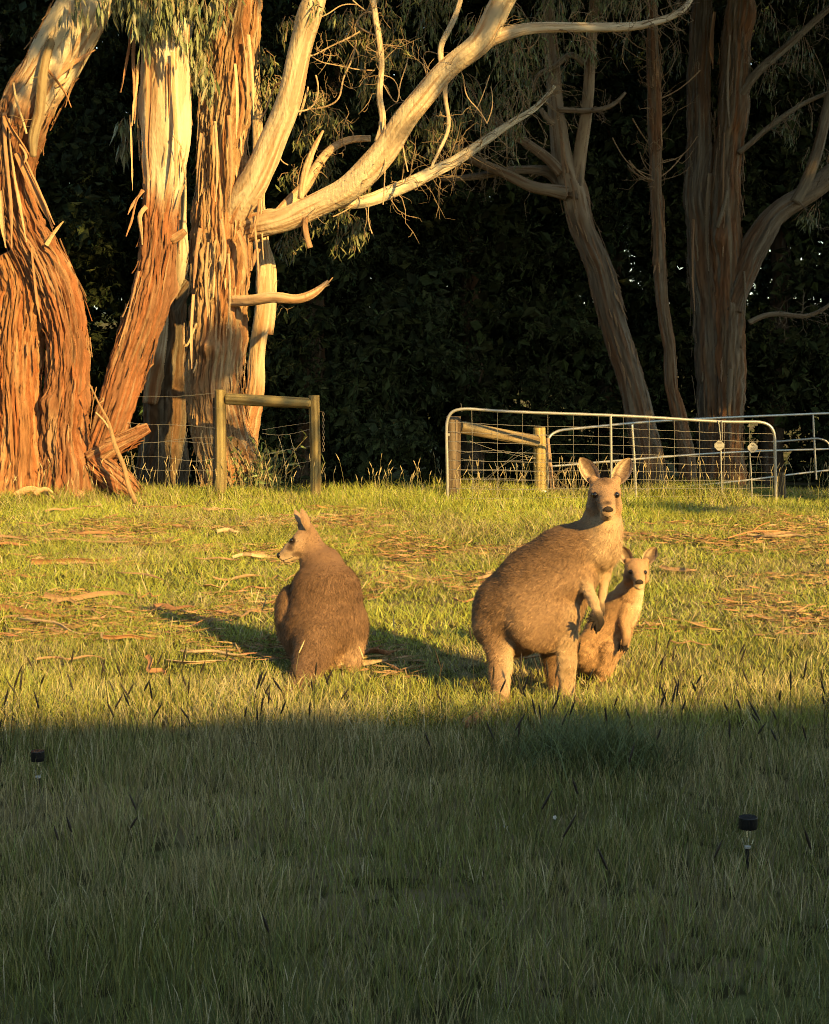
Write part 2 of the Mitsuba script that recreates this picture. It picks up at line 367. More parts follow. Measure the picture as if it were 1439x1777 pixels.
def ear_mesh(base, tip, width, face, cup=0.55, inner=(0.125, 0.08, 0.055), rim=(0.48, 0.36, 0.235), back=(0.24, 0.15, 0.09), seed=0, fold=0.0):
    base, tip = np.array(base), np.array(tip); u = tip - base; ln = np.linalg.norm(u)
    fd = unit(np.array(face, float) - unit(u) * (np.array(face, float) @ unit(u))); sd = np.cross(unit(u), fd)
    t = np.linspace(0, 1, 26); v = np.linspace(-1, 1, 17)
    w = np.interp(t, [0, .1, .25, .45, .65, .8, .9, .96, 1], [.40, .58, .85, 1, .93, .70, .45, .27, .03]) * width / 2
    Tm, V = np.meshgrid(t, v, indexing='ij'); Wm = w[:, None]
    fr = base + u * Tm[..., None] + sd * (Wm * np.sin(V * 1.25) / np.sin(1.25))[..., None] + fd * (cup * Wm * (V ** 2 - 0.6) + 0.10 * ln * np.sin(Tm * 2.6) * 0 )[..., None]
    bk = fr - fd * (0.006 * (1 - 0.8 * V ** 4) * (1 - Tm ** 6))[..., None] - 0.0005 * fd
    n, m = fr.shape[:2]
    P = np.vstack([fr.reshape(-1, 3), bk.reshape(-1, 3)])
    i = np.arange(n - 1)[:, None] * m; j = np.arange(m - 1)[None]
    q = np.stack([i + j, i + j + 1, i + m + j + 1, i + m + j], -1).reshape(-1, 4)
    qb = q[:, ::-1] + n * m
    border = list(range(m)) + [x * m + m - 1 for x in range(1, n)] + [(n - 1) * m + x for x in range(m - 2, -1, -1)] + [x * m for x in range(n - 2, 0, -1)]
    border = np.array(border); nxt = np.roll(border, -1)
    qs = np.stack([border, border + n * m, nxt + n * m, nxt], 1)
    Q = np.vstack([q, qb, qs]); F = np.vstack([Q[:, [0, 1, 2]], Q[:, [0, 2, 3]]])
    edge = np.maximum(sstep(0.50, 0.85, np.abs(V)), np.maximum(sstep(0.86, 1.0, Tm) * 0.4, 0.75 * sstep(0.35, 0.0, np.abs(V + 0.25 + 0.3 * (Tm - .5))) * sstep(0.3, 0.5, Tm)))
    nz = meshkit.noise(fr * 120, seed)
    ci = mixc(inner, rim, np.clip(edge + 0.5 * (nz - 0.5), 0, 1).ravel()) * (0.85 + 0.3 * meshkit.noise(fr.reshape(-1, 3) * 300, seed))[:, None]
    cb = np.tile(back, (n * m, 1)) * (0.85 + 0.3 * nz.ravel())[:, None]
    return P, F, np.vstack([ci, cb])
def ball(c, r, sub=3, ratio=(1, 1, 1)):
    s = trimesh.creation.icosphere(sub); return np.asarray(s.vertices) * r * np.array(ratio) + np.array(c), np.asarray(s.faces)
def surface_y(prims, x, z, y0):
    y = y0 + np.arange(0, 0.8, 0.001); P = np.stack([y * 0 + x, y, y * 0 + z], -1)
    return float(y[np.argmax(field(prims, P) < 0)])
def patch_color(v, c, centre, r, col, soft=0.5, seed=0, squash=(1, 1, 1)):
    d = np.linalg.norm((v - np.array(centre)) / np.array(squash), axis=1) / r + 0.35 * (meshkit.noise(v * 90, seed) - 0.5)
    return mixc(c, col, 1 - sstep(1 - soft, 1 + soft, d)) if False else c * sstep(1 - soft, 1 + soft, d)[:, None] + np.asarray(col) * (1 - sstep(1 - soft, 1 + soft, d))[:, None]

GREY = (0.235, 0.143, 0.084); BACK = (0.145, 0.086, 0.05); WARM = (0.295, 0.18, 0.10); PALE = (0.54, 0.40, 0.25); DARK = (0.014, 0.010, 0.008); FAR_SHADE = (0.19, 0.112, 0.064)  # last tone: far-side fur darkened to stand for shade

def twiggy(tree, pts, n, ln, seed, tone=(0.30, 0.22, 0.14), r0=0.006, t0=0.25, hang=0.0, name='twigs'):
    """crooked side twigs with their own side twigs along a branch"""
    r = np.random.default_rng(seed); q, s = spline(pts, 0.1); out = []
    def walk(b, d, l, rad, k=5):
        p = [np.array(b)]
        for _ in range(k):
            d = unit(d + 0.42 * r.normal(size=3) + np.array([0, 0, -hang * 0.25])); p.append(p[-1] + d * l / k)
        p = np.array(p); R = np.linspace(rad, rad * 0.35, k + 1)
        v, f, *_ = tube(np.column_stack([p, R]), l / k, 4, cap=False); out.append((v, f)); return p, d
    for _ in range(n):
        i = int(r.uniform(t0, 1) * (len(q) - 1)); b = q[i, :3]; ax = unit(q[min(i + 1, len(q) - 1), :3] - q[max(i - 1, 0), :3])
        side = unit(np.cross(ax, r.normal(size=3))); d = unit(side + ax * r.uniform(-0.1, 0.9) + np.array([0, 0, r.uniform(-0.3, 0.5) - hang]))
        l = ln * r.uniform(0.4, 1.3); rad = min(r0 * r.uniform(0.6, 1.3), q[i, 3] * 0.8 + 0.001)
        p, d2 = walk(b, d, l, rad)
        for _ in range(r.integers(1, 4)):
            j = r.integers(1, 5); walk(p[j], unit(d2 + 0.9 * r.normal(size=3)), l * r.uniform(0.25, 0.6), rad * 0.55, 4)
    part(tree, name, join(out), 'bark', tone, smooth=True, kind='stuff')
def loose_bark(tree, pts, n, seed, tones, s0=0.0, s1=1.0, rad=1.0, name='loose_bark'):
    """short lifted slivers of bark over the rough part of a trunk"""
    r = np.random.default_rng(seed); q, s = spline(pts, 0.05); d, a, b = frames(q); vs = []
    for _ in range(n):
        i = int(r.uniform(s0, s1) * (len(q) - 1)); L = r.uniform(0.10, 0.5); m = max(3, int(L / 0.05)); j = min(len(q) - 1, i + m)
        if j - i < 3: continue
        th = r.uniform(0, 6.28) + np.cumsum(r.normal(size=j - i + 1)) * 0.02; k = np.arange(i, j + 1)
        nr = np.cos(th)[:, None] * a[k] + np.sin(th)[:, None] * b[k]
        t = np.linspace(0, 1, len(k)); lift = 0.004 + r.uniform(0.0, 0.05) * (t if r.random() < 0.3 else 1 - t) ** 2
        c = q[k, :3] + nr * (q[k, 3] * rad + lift)[:, None]; tg = np.cross(d[k], nr)
        w = (r.uniform(0.005, 0.016) * np.sin(np.pi * np.clip(t * 0.9 + 0.06, 0, 1)) ** 0.6)[:, None]
        ring = np.stack([c - tg * w, c + nr * 0.005, c + tg * w, c - nr * 0.006], 1); v = ring.reshape(-1, 3)
        ii = np.arange(len(k) - 1)[:, None] * 4; jj = np.arange(4)[None]; kk = (jj + 1) % 4
        qd = np.stack([ii + jj, ii + kk, ii + 4 + kk, ii + 4 + jj], -1).reshape(-1, 4)
        vs.append((v, np.vstack([qd[:, [0, 1, 2]], qd[:, [0, 2, 3]]]), np.tile(np.array(tones[r.integers(len(tones))]) * r.uniform(0.8, 1.15), (len(v), 1))))
    V, F, C = join(vs); part(tree, name, (V, F), 'bark', C, kind='stuff')
# ------------------------------------------------------------------ ground
gx = np.r_[-400, -150, -60, np.linspace(-14, 14, 113), 60, 150, 400]
gy = np.r_[-400, -150, -50, -20, np.linspace(-6, 44, 161), 60, 100, 200, 600]
GX, GY = np.meshgrid(gx, gy)
GZ = ground(GX, GY)
n_, m_ = GX.shape
i_ = np.arange(n_ - 1)[:, None] * m_; j_ = np.arange(m_ - 1)[None]
put('ground', (np.stack([GX, GY, GZ], -1).reshape(-1, 3), np.vstack([np.stack([i_ + j_, i_ + j_ + 1, i_ + m_ + j_ + 1], -1).reshape(-1, 3), np.stack([i_ + j_, i_ + m_ + j_ + 1, i_ + m_ + j_], -1).reshape(-1, 3)])), 'soil', smooth=True)
labels['ground'] = {'kind': 'structure'}

# ------------------------------------------------------------------ the house behind the camera, whose shadow covers the near grass
house = thing('house', 'two storey gabled house behind the viewpoint, its shadow covering the near grass', 'house')
def turned(m, deg, at):
    a = math.radians(deg); R = np.array([[math.cos(a), -math.sin(a), 0], [math.sin(a), math.cos(a), 0], [0, 0, 1]])
    return np.asarray(m[0]) @ R.T + np.array(at), m[1]
HA, HP = 6.6, (9.0, -6.0, 0)
RIDGE = 7.0
part(house, 'wall', turned(block((0, 0, 2.35), (14, 7.6, 4.7), 0.01), HA, HP), 'cladding')
for s in (-1, 1):
    v = np.array([[-7.4, s * 4.4, 4.45], [7.4, s * 4.4, 4.45], [7.4, 0, RIDGE - 0.02], [-7.4, 0, RIDGE - 0.02]])
    v = np.vstack([v, v + [0, 0, 0.16]])
    q = np.array([[0, 1, 2, 3], [7, 6, 5, 4], [0, 4, 5, 1], [1, 5, 6, 2], [2, 6, 7, 3], [3, 7, 4, 0]])
    part(house, 'roof_slope', turned((v, np.vstack([q[:, [0, 1, 2]], q[:, [0, 2, 3]]])), HA, HP), 'roofing')
for x in (-5, -1.5, 2, 5):
    part(house, 'window', turned(block((x, 3.82, 1.55), (1.6, 0.05, 1.2)), HA, HP), 'plastic', (0.03, 0.035, 0.04))

# ------------------------------------------------------------------ the big gum trees
def bark_strips(tree, specs, tones=((0.42, 0.24, 0.14), (0.50, 0.34, 0.20), (0.36, 0.19, 0.10)), seed=0):
    r = np.random.default_rng(seed)
    for k, p in enumerate(specs):
        p = np.array(p); w = float(np.mean(p[:, 3])) * 2
        part(tree, 'bark_strip', ribbon(p, w, 0.007, r.uniform(0.2, 1.1), r.uniform(0.3, 0.8), seed * 50 + k), 'bark', np.array(tones[k % len(tones)]) * r.uniform(0.85, 1.15))

def spray(centre, radius, count, seed, hang=0.8, ln=0.125, w=0.020, squash=1.0):
    """a hanging bunch of gum leaves on fine twigs: leaf positions and directions"""
    r = np.random.default_rng(seed); c = np.array(centre[:3])
    tw = max(3, count // 14)
    e = c + r.normal(size=(tw, 3)) * radius * np.array([0.55, 0.5, 0.5 * squash]) + np.array([0, 0, radius * 0.15])
    st = c + np.array([0, 0, radius * 0.9 * squash]) + (e - c) * 0.35
    k = r.integers(0, tw, count); t = r.uniform(0.25, 1.05, count)[:, None]
    pos = st[k] * (1 - t) + e[k] * t + r.normal(size=(count, 3)) * 0.035
    d = unit(r.normal(size=(count, 3)) * 0.45 + (e - st)[k] * 0.3 + np.array([0, 0, -hang * 1.4]))
    twigs = [(st[i], (st[i] + e[i]) / 2 + np.array([0.02, 0, 0.05]), e[i]) for i in range(tw)]
    return pos, d, twigs
def foliage(tree, sprays, tone, seed, hang=0.8, ln=0.125, w=0.020, name='foliage', twig_tone=(0.30, 0.20, 0.13), squash=1.0):
    P, D, tw = [], [], []
    for k, s in enumerate(sprays):
        p, d, t = spray(s[0], s[0][3], s[1], seed * 97 + k, hang, ln, w, squash); P.append(p); D.append(d); tw += t
    P, D = np.vstack(P), np.vstack(D)
    V, F, C = leaves(P, D, ln, w, tone, seed)
    part(tree, name, (V, F), 'leafy', C, kind='stuff')
    part(tree, 'twigs', join([bent(t, 0.0045, 4, 0.08) for t in tw]), 'bark', twig_tone, kind='stuff')

GUM = (0.135, 0.145, 0.062)
gum = thing('gum_tree', 'massive stringy barked gum tree at the left edge with three rust coloured stems', 'tree')
v, f, c = limb([(-4.434,18.9,-0.264,0.42),(-4.411,18.9,0.09,0.3564),(-4.37,18.9,0.667,0.2927),(-4.356,18.9,1.176,0.2673),(-4.33,18.9,1.682,0.2609),(-4.318,18.9,2.123,0.2545),(-4.36,18.9,2.436,0.2291),(-4.441,18.9,2.71,0.1718)], 'tan', 3, fiss=0.026)
c = c * np.array([0.90, 0.70, 0.60]); part(gum, 'trunk', (v, f), 'bark', c, smooth=True)
v, f, c = limb([(-3.874,18.8,-0.252,0.4178),(-3.872,18.8,0.101,0.3292),(-3.857,18.8,0.484,0.2722),(-3.799,18.8,1.055,0.2405),(-3.774,18.8,1.559,0.2279),(-3.832,18.8,2.06,0.2342),(-3.984,18.8,2.496,0.2405),(-4.188,18.8,2.868,0.2342),(-4.353,18.8,3.238,0.2342),(-4.38,18.8,3.606,0.2532),(-4.205,18.8,4.094,0.2722),(-3.88,18.8,4.701,0.2785),(-3.519,18.8,5.362,0.2785),(-3.153,18.8,6.078,0.2659),(-2.866,18.8,6.728,0.2405)], 'rust', 5, clean=(4.3, 5.4), fiss=0.03)
part(gum, 'trunk', (v, f), 'bark', c, smooth=True)
v, f, c = limb([(-3.59,18.95,0.021,0.1659),(-3.436,18.95,0.663,0.1914),(-3.28,18.95,1.11,0.1978),(-3.057,18.95,1.745,0.2106),(-2.873,18.95,2.437,0.2106),(-2.789,18.95,2.936,0.1914),(-2.763,18.95,3.371,0.1978),(-2.735,18.95,3.865,0.2552),(-2.722,18.95,4.294,0.268),(-2.7,18.95,4.843,0.2616),(-2.678,18.95,5.389,0.2488),(-2.641,18.95,6.11,0.2297),(-2.603,18.95,6.943,0.2042)], 'rust', 8, clean=(3.25, 3.75), fiss=0.02)
part(gum, 'trunk', (v, f), 'bark', c, smooth=True)
v, f, c = limb([(-3.551,18.72,0.44,0.0945),(-3.41,18.72,0.522,0.0945),(-3.25,18.72,0.611,0.0882),(-3.078,18.72,0.699,0.0756),(-2.963,18.72,0.763,0.0599),(-2.912,18.72,0.794,0.0504)], 'rust', 12, fiss=0.02, around=0.008, step=0.015)
part(gum, 'broken_branch', (v, f), 'bark', c, smooth=True, label='short broken branch stub')
v, f, c = limb([(-3.534,18.7,0.46,0.1007),(-3.36,18.7,0.302,0.1322),(-3.193,18.7,0.156,0.1385),(-3.037,18.7,-0.004,0.0944),(-2.901,18.7,-0.157,0.0441)], 'rust', 14, fiss=0.024, around=0.009, step=0.02)
part(gum, 'root', (v, f), 'bark', c, smooth=True)
v, f, c = limb([(-2.664,18.9,2.822,0.0509),(-2.588,18.9,2.872,0.0509),(-2.505,18.9,2.928,0.0382)], 'tan', 15, fiss=0.004, around=0.008); part(gum, 'branch_stub', (v, f), 'bark', c, smooth=True)
v, f, c = limb([(-3.797,18.8,5.062,0.038),(-3.863,18.5,4.807,0.0467),(-3.927,18.42,4.47,0.0527),(-3.986,18.42,4.083,0.0558),(-4.041,18.42,3.826,0.0496),(-4.033,18.42,3.683,0.031)], 'grey', 16, clean=(0, 0.1), fiss=0.004, around=0.008, smooth_tone=(0.27, 0.21, 0.13)); part(gum, 'dead_branch', (v, f), 'bark', c, smooth=True)
part(gum, 'dead_branch', bent([(-4.22,18.4,4.449,0.0124),(-4.184,18.4,4.23,0.0124),(-4.128,18.4,4.051,0.0186),(-4.095,18.4,3.92,0.0186)], 0.012), 'bark', (0.5, 0.38, 0.24), smooth=True)
bark_strips(gum, [
    [(-4.356,18.5,4.152,0.0249),(-4.354,18.5,3.762,0.0311),(-4.319,18.5,3.279,0.0311),(-4.309,18.5,2.733,0.0187)], [(-4.308,18.5,4.092,0.0249),(-4.284,18.5,3.642,0.0311),(-4.211,18.5,3.158,0.0311),(-4.147,18.5,2.794,0.0187)],
    [(-4.22,18.5,3.732,0.0311),(-4.105,18.5,3.461,0.0436),(-3.977,18.5,3.189,0.0436),(-3.86,18.5,2.946,0.0187)], [(-4.149,18.45,3.697,0.0186),(-4.022,18.45,3.397,0.0248),(-3.918,18.45,3.155,0.0248),(-3.831,18.45,2.974,0.0124)], [(-4.415,18.5,3.34,0.0249),(-4.399,18.5,3.037,0.0311),(-4.371,18.5,2.733,0.0125)],
    [(-3.892,18.5,4.611,0.0156),(-3.786,18.5,4.48,0.0187),(-3.703,18.5,4.361,0.0187),(-3.634,18.5,4.206,0.0093)], [(-3.843,18.6,4.505,0.0313),(-3.68,18.6,4.643,0.0313),(-3.513,18.6,4.744,0.0251),(-3.389,18.6,4.816,0.0125)], [(-3.826,18.6,4.433,0.0251),(-3.745,18.6,4.481,0.0188),(-3.671,18.6,4.529,0.0125)],
    [(-4.321,18.4,4.111,0.031),(-4.24,18.4,3.962,0.031),(-4.134,18.4,3.812,0.0248),(-4.076,18.4,3.705,0.0186)], [(-4.171,18.4,3.812,0.0186),(-4.101,18.4,3.681,0.0186),(-4.127,18.4,3.621,0.0124)],
    [(-3.949,18.55,2.765,0.025),(-3.898,18.55,2.845,0.025),(-3.847,18.55,2.918,0.0187),(-3.758,18.55,3.015,0.0094)],
    [(-2.984,18.75,5.204,0.0316),(-3.053,18.75,4.814,0.0316),(-3.107,18.75,4.573,0.0316),(-3.154,18.75,4.392,0.0253)], [(-2.96,18.75,5.174,0.0189),(-3.006,18.75,4.694,0.0253),(-2.995,18.75,4.331,0.0253),(-3.012,18.75,4.059,0.0126)], [(-2.95,18.75,4.754,0.0189),(-2.974,18.75,4.452,0.0189),(-3.016,18.75,4.21,0.0189),(-3.037,18.75,4.04,0.0126)],
    [(-2.937,18.7,3.366,0.0252),(-3.001,18.7,3.231,0.0252),(-3.054,18.7,3.048,0.0315),(-3.114,18.7,2.863,0.0252)], [(-2.912,18.7,3.354,0.0189),(-3.001,18.7,3.262,0.0189),(-3.065,18.7,3.158,0.0189),(-3.091,18.7,3.097,0.0126)], [(-2.918,18.8,3.201,0.0443),(-2.988,18.8,3.114,0.0506),(-2.979,18.8,2.929,0.0443),(-2.957,18.8,2.775,0.0253)],
    [(-2.533,18.8,3.851,0.0127),(-2.506,18.8,3.637,0.0127),(-2.477,18.8,3.471,0.0063)], [(-2.49,18.8,3.422,0.0127),(-2.536,18.8,3.299,0.0127),(-2.581,18.8,3.176,0.0127)], [(-2.564,18.6,4.792,0.0188),(-2.549,18.6,4.253,0.0251),(-2.544,18.6,3.771,0.0251),(-2.57,18.6,3.347,0.0125)], [(-2.615,18.6,4.673,0.0188),(-2.607,18.6,4.433,0.0251),(-2.625,18.6,4.103,0.0125)],
    [(-2.825,18.62,4.735,0.0313),(-2.82,18.62,4.316,0.0376),(-2.841,18.62,3.833,0.0313),(-2.823,18.62,3.47,0.0188)], [(-2.579,18.6,3.922,0.0125),(-2.518,18.6,3.85,0.0125),(-2.464,18.6,3.759,0.0094)],
    [(-4.093,18.5,2.733,0.0187),(-4.061,18.5,2.305,0.0249),(-4.021,18.5,1.937,0.0187)], [(-2.998,18.75,2.495,0.0189),(-3.079,18.75,2.184,0.0253),(-3.174,18.75,1.842,0.0253),(-3.227,18.75,1.685,0.0126)], [(-3.062,18.8,4.155,0.0127),(-3.055,18.8,3.851,0.0127),(-3.052,18.8,3.361,0.0063)],
], seed=1)
foliage(gum, [([(-2.983,18.3,5.187,0.2465)][0], 110), ([(-2.772,18.3,4.953,0.2341)][0], 130), ([(-2.548,18.3,5.041,0.2773)][0], 160), ([(-2.42,18.4,5.233,0.2478)][0], 120), ([(-2.68,18.2,5.228,0.3064)][0], 130), ([(-2.861,18.2,5.083,0.1471)][0], 60),
              ([(-2.292,18.9,5.018,0.1655)][0], 70), ([(-2.329,18.9,4.654,0.1655)][0], 80), ([(-2.301,18.9,4.441,0.14)][0], 50), ([(-2.123,18.8,5.242,0.1899)][0], 60),
              ([(-3.546,18.2,5.17,0.1348)][0], 25), ([(-3.278,18.2,5.141,0.1103)][0], 16), ([(-3.254,19.8,4.106,0.1333)][0], 50), ([(-3.285,19.8,3.881,0.0933)][0], 25)], (0.17, 0.18, 0.095), 2, ln=0.20, w=0.034, hang=1.7)

RT = ((0.25, 0.12, 0.062), (0.18, 0.085, 0.043), (0.31, 0.185, 0.105), (0.24, 0.095, 0.043)); TT = ((0.38, 0.26, 0.15), (0.28, 0.16, 0.085), (0.46, 0.34, 0.21), (0.25, 0.14, 0.07))
loose_bark(gum, [(-4.411,18.9,0.09,0.3564),(-4.37,18.9,0.667,0.2927),(-4.356,18.9,1.176,0.2673),(-4.33,18.9,1.682,0.2609),(-4.318,18.9,2.123,0.2545),(-4.36,18.9,2.436,0.2291)], 60, 301, RT, rad=1.03)
loose_bark(gum, [(-3.872,18.8,0.101,0.3292),(-3.857,18.8,0.484,0.2722),(-3.799,18.8,1.055,0.2405),(-3.774,18.8,1.559,0.2279),(-3.832,18.8,2.06,0.2342),(-3.984,18.8,2.496,0.2405),(-4.188,18.8,2.868,0.2342),(-4.353,18.8,3.238,0.2342),(-4.38,18.8,3.606,0.2532),(-4.205,18.8,4.094,0.2722),(-3.88,18.8,4.701,0.2785)], 110, 302, RT, rad=1.03)
loose_bark(gum, [(-3.436,18.95,0.663,0.1914),(-3.28,18.95,1.11,0.1978),(-3.057,18.95,1.745,0.2106),(-2.873,18.95,2.437,0.2106),(-2.789,18.95,2.936,0.1914),(-2.763,18.95,3.371,0.1978)], 60, 303, RT, rad=1.03)
loose_bark(gum, [(-3.534,18.7,0.46,0.1007),(-3.36,18.7,0.302,0.1322),(-3.193,18.7,0.156,0.1385),(-3.037,18.7,-0.004,0.0944)], 50, 305, RT, rad=1.02); loose_bark(gum, [(-3.551,18.72,0.44,0.0945),(-3.25,18.72,0.611,0.0882),(-2.963,18.72,0.763,0.0567)], 40, 306, RT, rad=1.02)
loose_bark(gum, [(-2.763,18.95,3.371,0.1978),(-2.735,18.95,3.865,0.2552),(-2.722,18.95,4.294,0.268),(-2.7,18.95,4.843,0.2616),(-2.678,18.95,5.389,0.2488)], 70, 307, ((0.50,0.36,0.21),(0.3,0.17,0.09),(0.42,0.3,0.18)), rad=1.03)
loose_bark(gum, [(-4.205,18.8,4.094,0.2722),(-3.88,18.8,4.701,0.2785),(-3.519,18.8,5.362,0.2785)], 40, 308, ((0.40,0.26,0.14),(0.3,0.17,0.09)), rad=1.03)
twiggy(gum, [(-3.863,18.5,4.807,0.0467),(-3.927,18.42,4.47,0.0527),(-3.986,18.42,4.083,0.0558),(-4.041,18.42,3.826,0.0496),(-4.033,18.42,3.683,0.031)], 8, 0.3, 304, (0.3, 0.22, 0.13))

peel = thing('gum_tree', 'tall tan gum tree with peeling bark and two pale smooth limbs sweeping up right', 'tree')
v, f, c = limb([(-2.113,20,-0.4,0.4848),(-2.137,20,-0.092,0.404),(-2.212,20,0.383,0.3502),(-2.287,20,0.856,0.3165),(-2.307,20,1.326,0.3165),(-2.299,20,1.927,0.3232),(-2.259,20,2.458,0.3367),(-2.205,20,2.985,0.3434),(-2.212,20,3.444,0.2963),(-2.206,20,3.965,0.2761),(-2.158,20,4.612,0.2694),(-2.071,20,5.19,0.2626),(-2.014,20,5.573,0.2492),(-1.953,20,6.334,0.229),(-1.91,20,7.213,0.202)], 'tan', 21, clean=(6.6, 8.5), fiss=0.028)
part(peel, 'trunk', (v, f), 'bark', c, smooth=True)
v, f, c = limb([(-2.095,19.85,3.076,0.1604),(-1.91,19.75,3.375,0.1729),(-1.67,19.6,3.767,0.1584),(-1.49,19.5,4.202,0.1444),(-1.337,19.4,4.691,0.1306),(-1.213,19.3,5.111,0.13),(-1.098,19.2,5.402,0.1293),(-1.053,19.2,5.524,0.1099)], 'tan', 22, clean=(0.0, 0.35), fiss=0.012, around=0.012, lobe=0.08, smooth_tone=(0.52, 0.43, 0.31))
part(peel, 'limb', (v, f), 'bark', c, smooth=True, label='pale smooth upright limb')
v, f, c = limb([(-1.949,19.9,2.993,0.1541),(-1.638,19.75,3.051,0.1396),(-1.136,19.6,3.211,0.1386),(-0.706,19.45,3.431,0.1441),(-0.432,19.35,3.702,0.1498),(-0.111,19.2,4.169,0.1293),(0.204,19.1,4.509,0.1222),(0.503,19,4.759,0.1152),(0.737,18.95,4.977,0.1276),(0.883,18.9,5.247,0.1273),(1.064,18.85,5.521,0.1206),(1.322,18.8,5.899,0.1013)], 'tan', 23, clean=(0.1, 0.5), fiss=0.012, around=0.012, lobe=0.08, smooth_tone=(0.54, 0.44, 0.31))
part(peel, 'limb', (v, f), 'bark', c, smooth=True, label='long pale limb rising to the right')
def bough(tree, pts, seed, tone=(0.52, 0.43, 0.31), name='branch'):
    v, f, c = limb(pts, 'tan', seed, clean=(-1, -0.5), fiss=0.003, around=0.010, lobe=0.10, smooth_tone=tone)
    part(tree, name, (v, f), 'bark', c, smooth=True)
bough(peel, [(0.676,18.98,4.921,0.0959),(0.925,18.98,5.018,0.0767),(1.225,19.1,5.11,0.0611),(1.776,19.3,5.161,0.052),(2.083,19.5,5.193,0.0525),(2.472,19.8,5.26,0.0467),(2.903,20.1,5.398,0.0406),(3.13,20.3,5.548,0.0342),(3.29,20.5,5.824,0.0276)], 31, (0.56, 0.46, 0.33))
bough(peel, [(-1.071,19.62,3.276,0.0595),(-0.651,19.7,3.288,0.0663),(-0.261,19.9,3.437,0.0771),(0.137,20.1,3.615,0.0744),(0.476,20.4,3.804,0.0653),(0.77,20.7,4.031,0.0558),(1.113,21,4.285,0.0424),(1.479,21.3,4.53,0.0359),(1.725,21.6,4.816,0.0218)], 32, (0.60, 0.52, 0.38))
bough(peel, [(-1.576,19.8,3.138,0.0667),(-1.417,19.9,3.307,0.0704),(-1.243,20,3.522,0.064),(-1.115,20.1,3.726,0.0541),(-0.961,20.1,3.896,0.0474),(-0.741,20.1,4.013,0.044),(-0.502,20.1,4.04,0.0406)], 33, (0.50, 0.36, 0.23))
bough(peel, [(-1.285,19.6,3.32,0.0363),(-1.231,19.6,3.608,0.0396),(-1.131,19.6,3.895,0.033),(-1.059,19.6,4.041,0.0231),(-1.026,19.6,4.079,0.0132)], 34, (0.5, 0.37, 0.24))
bough(peel, [(-0.412,19.3,3.923,0.039),(-0.354,19.3,4.117,0.039),(-0.385,19.3,4.398,0.0357),(-0.365,19.3,4.709,0.0325),(-0.377,19.3,4.957,0.0325),(-0.427,19.3,5.265,0.0325),(-0.464,19.3,5.604,0.0325)], 35)
bough(peel, [(0.304,19.05,4.687,0.0321),(0.279,19.05,4.858,0.0321),(0.353,19.05,5.072,0.0321),(0.453,19.05,5.285,0.0289),(0.527,19.05,5.527,0.0257)], 36)
bough(peel, [(0.336,19.1,4.589,0.0289),(0.343,19.1,4.312,0.0225),(0.369,19.1,4.053,0.0206),(0.306,19.1,3.867,0.0193),(0.205,19.1,3.724,0.0167),(0.18,19.1,3.618,0.0129)], 37)
bough(peel, [(-2.109,19.75,2.178,0.0665),(-1.821,19.5,2.183,0.0657),(-1.617,19.4,2.208,0.0621),(-1.423,19.4,2.214,0.0555),(-1.293,19.4,2.195,0.0523),(-1.131,19.4,2.266,0.0457),(-0.968,19.4,2.401,0.0163)], 38, (0.48, 0.34, 0.22))
bark_strips(peel, [[(-1.117,19.5,2.267,0.0197),(-1.038,19.5,2.325,0.0197),(-0.973,19.5,2.383,0.0131),(-0.921,19.5,2.441,0.0066)], [(-1.09,19.48,2.293,0.0197),(-1.024,19.48,2.331,0.0164),(-0.959,19.48,2.357,0.0098)], [(-1.167,19.46,2.254,0.0131),(-1.062,19.46,2.299,0.0131),(-0.99,19.46,2.402,0.0066)]], tones=((0.34, 0.22, 0.13), (0.42, 0.3, 0.18)), seed=9)
twiggy(peel, [(-1.821,19.5,2.183,0.0657),(-1.43,19.5,2.215,0.0558),(-1.136,19.5,2.267,0.046)], 5, 0.22, 309, (0.36, 0.26, 0.16), 0.005)
bough(peel, [(-1.178,19.55,3.317,0.0329),(-1.218,19.55,3.157,0.0296),(-1.245,19.55,2.964,0.0329),(-1.233,19.55,2.868,0.0263),(-1.182,19.55,2.771,0.0329)], 39, (0.34, 0.22, 0.14))
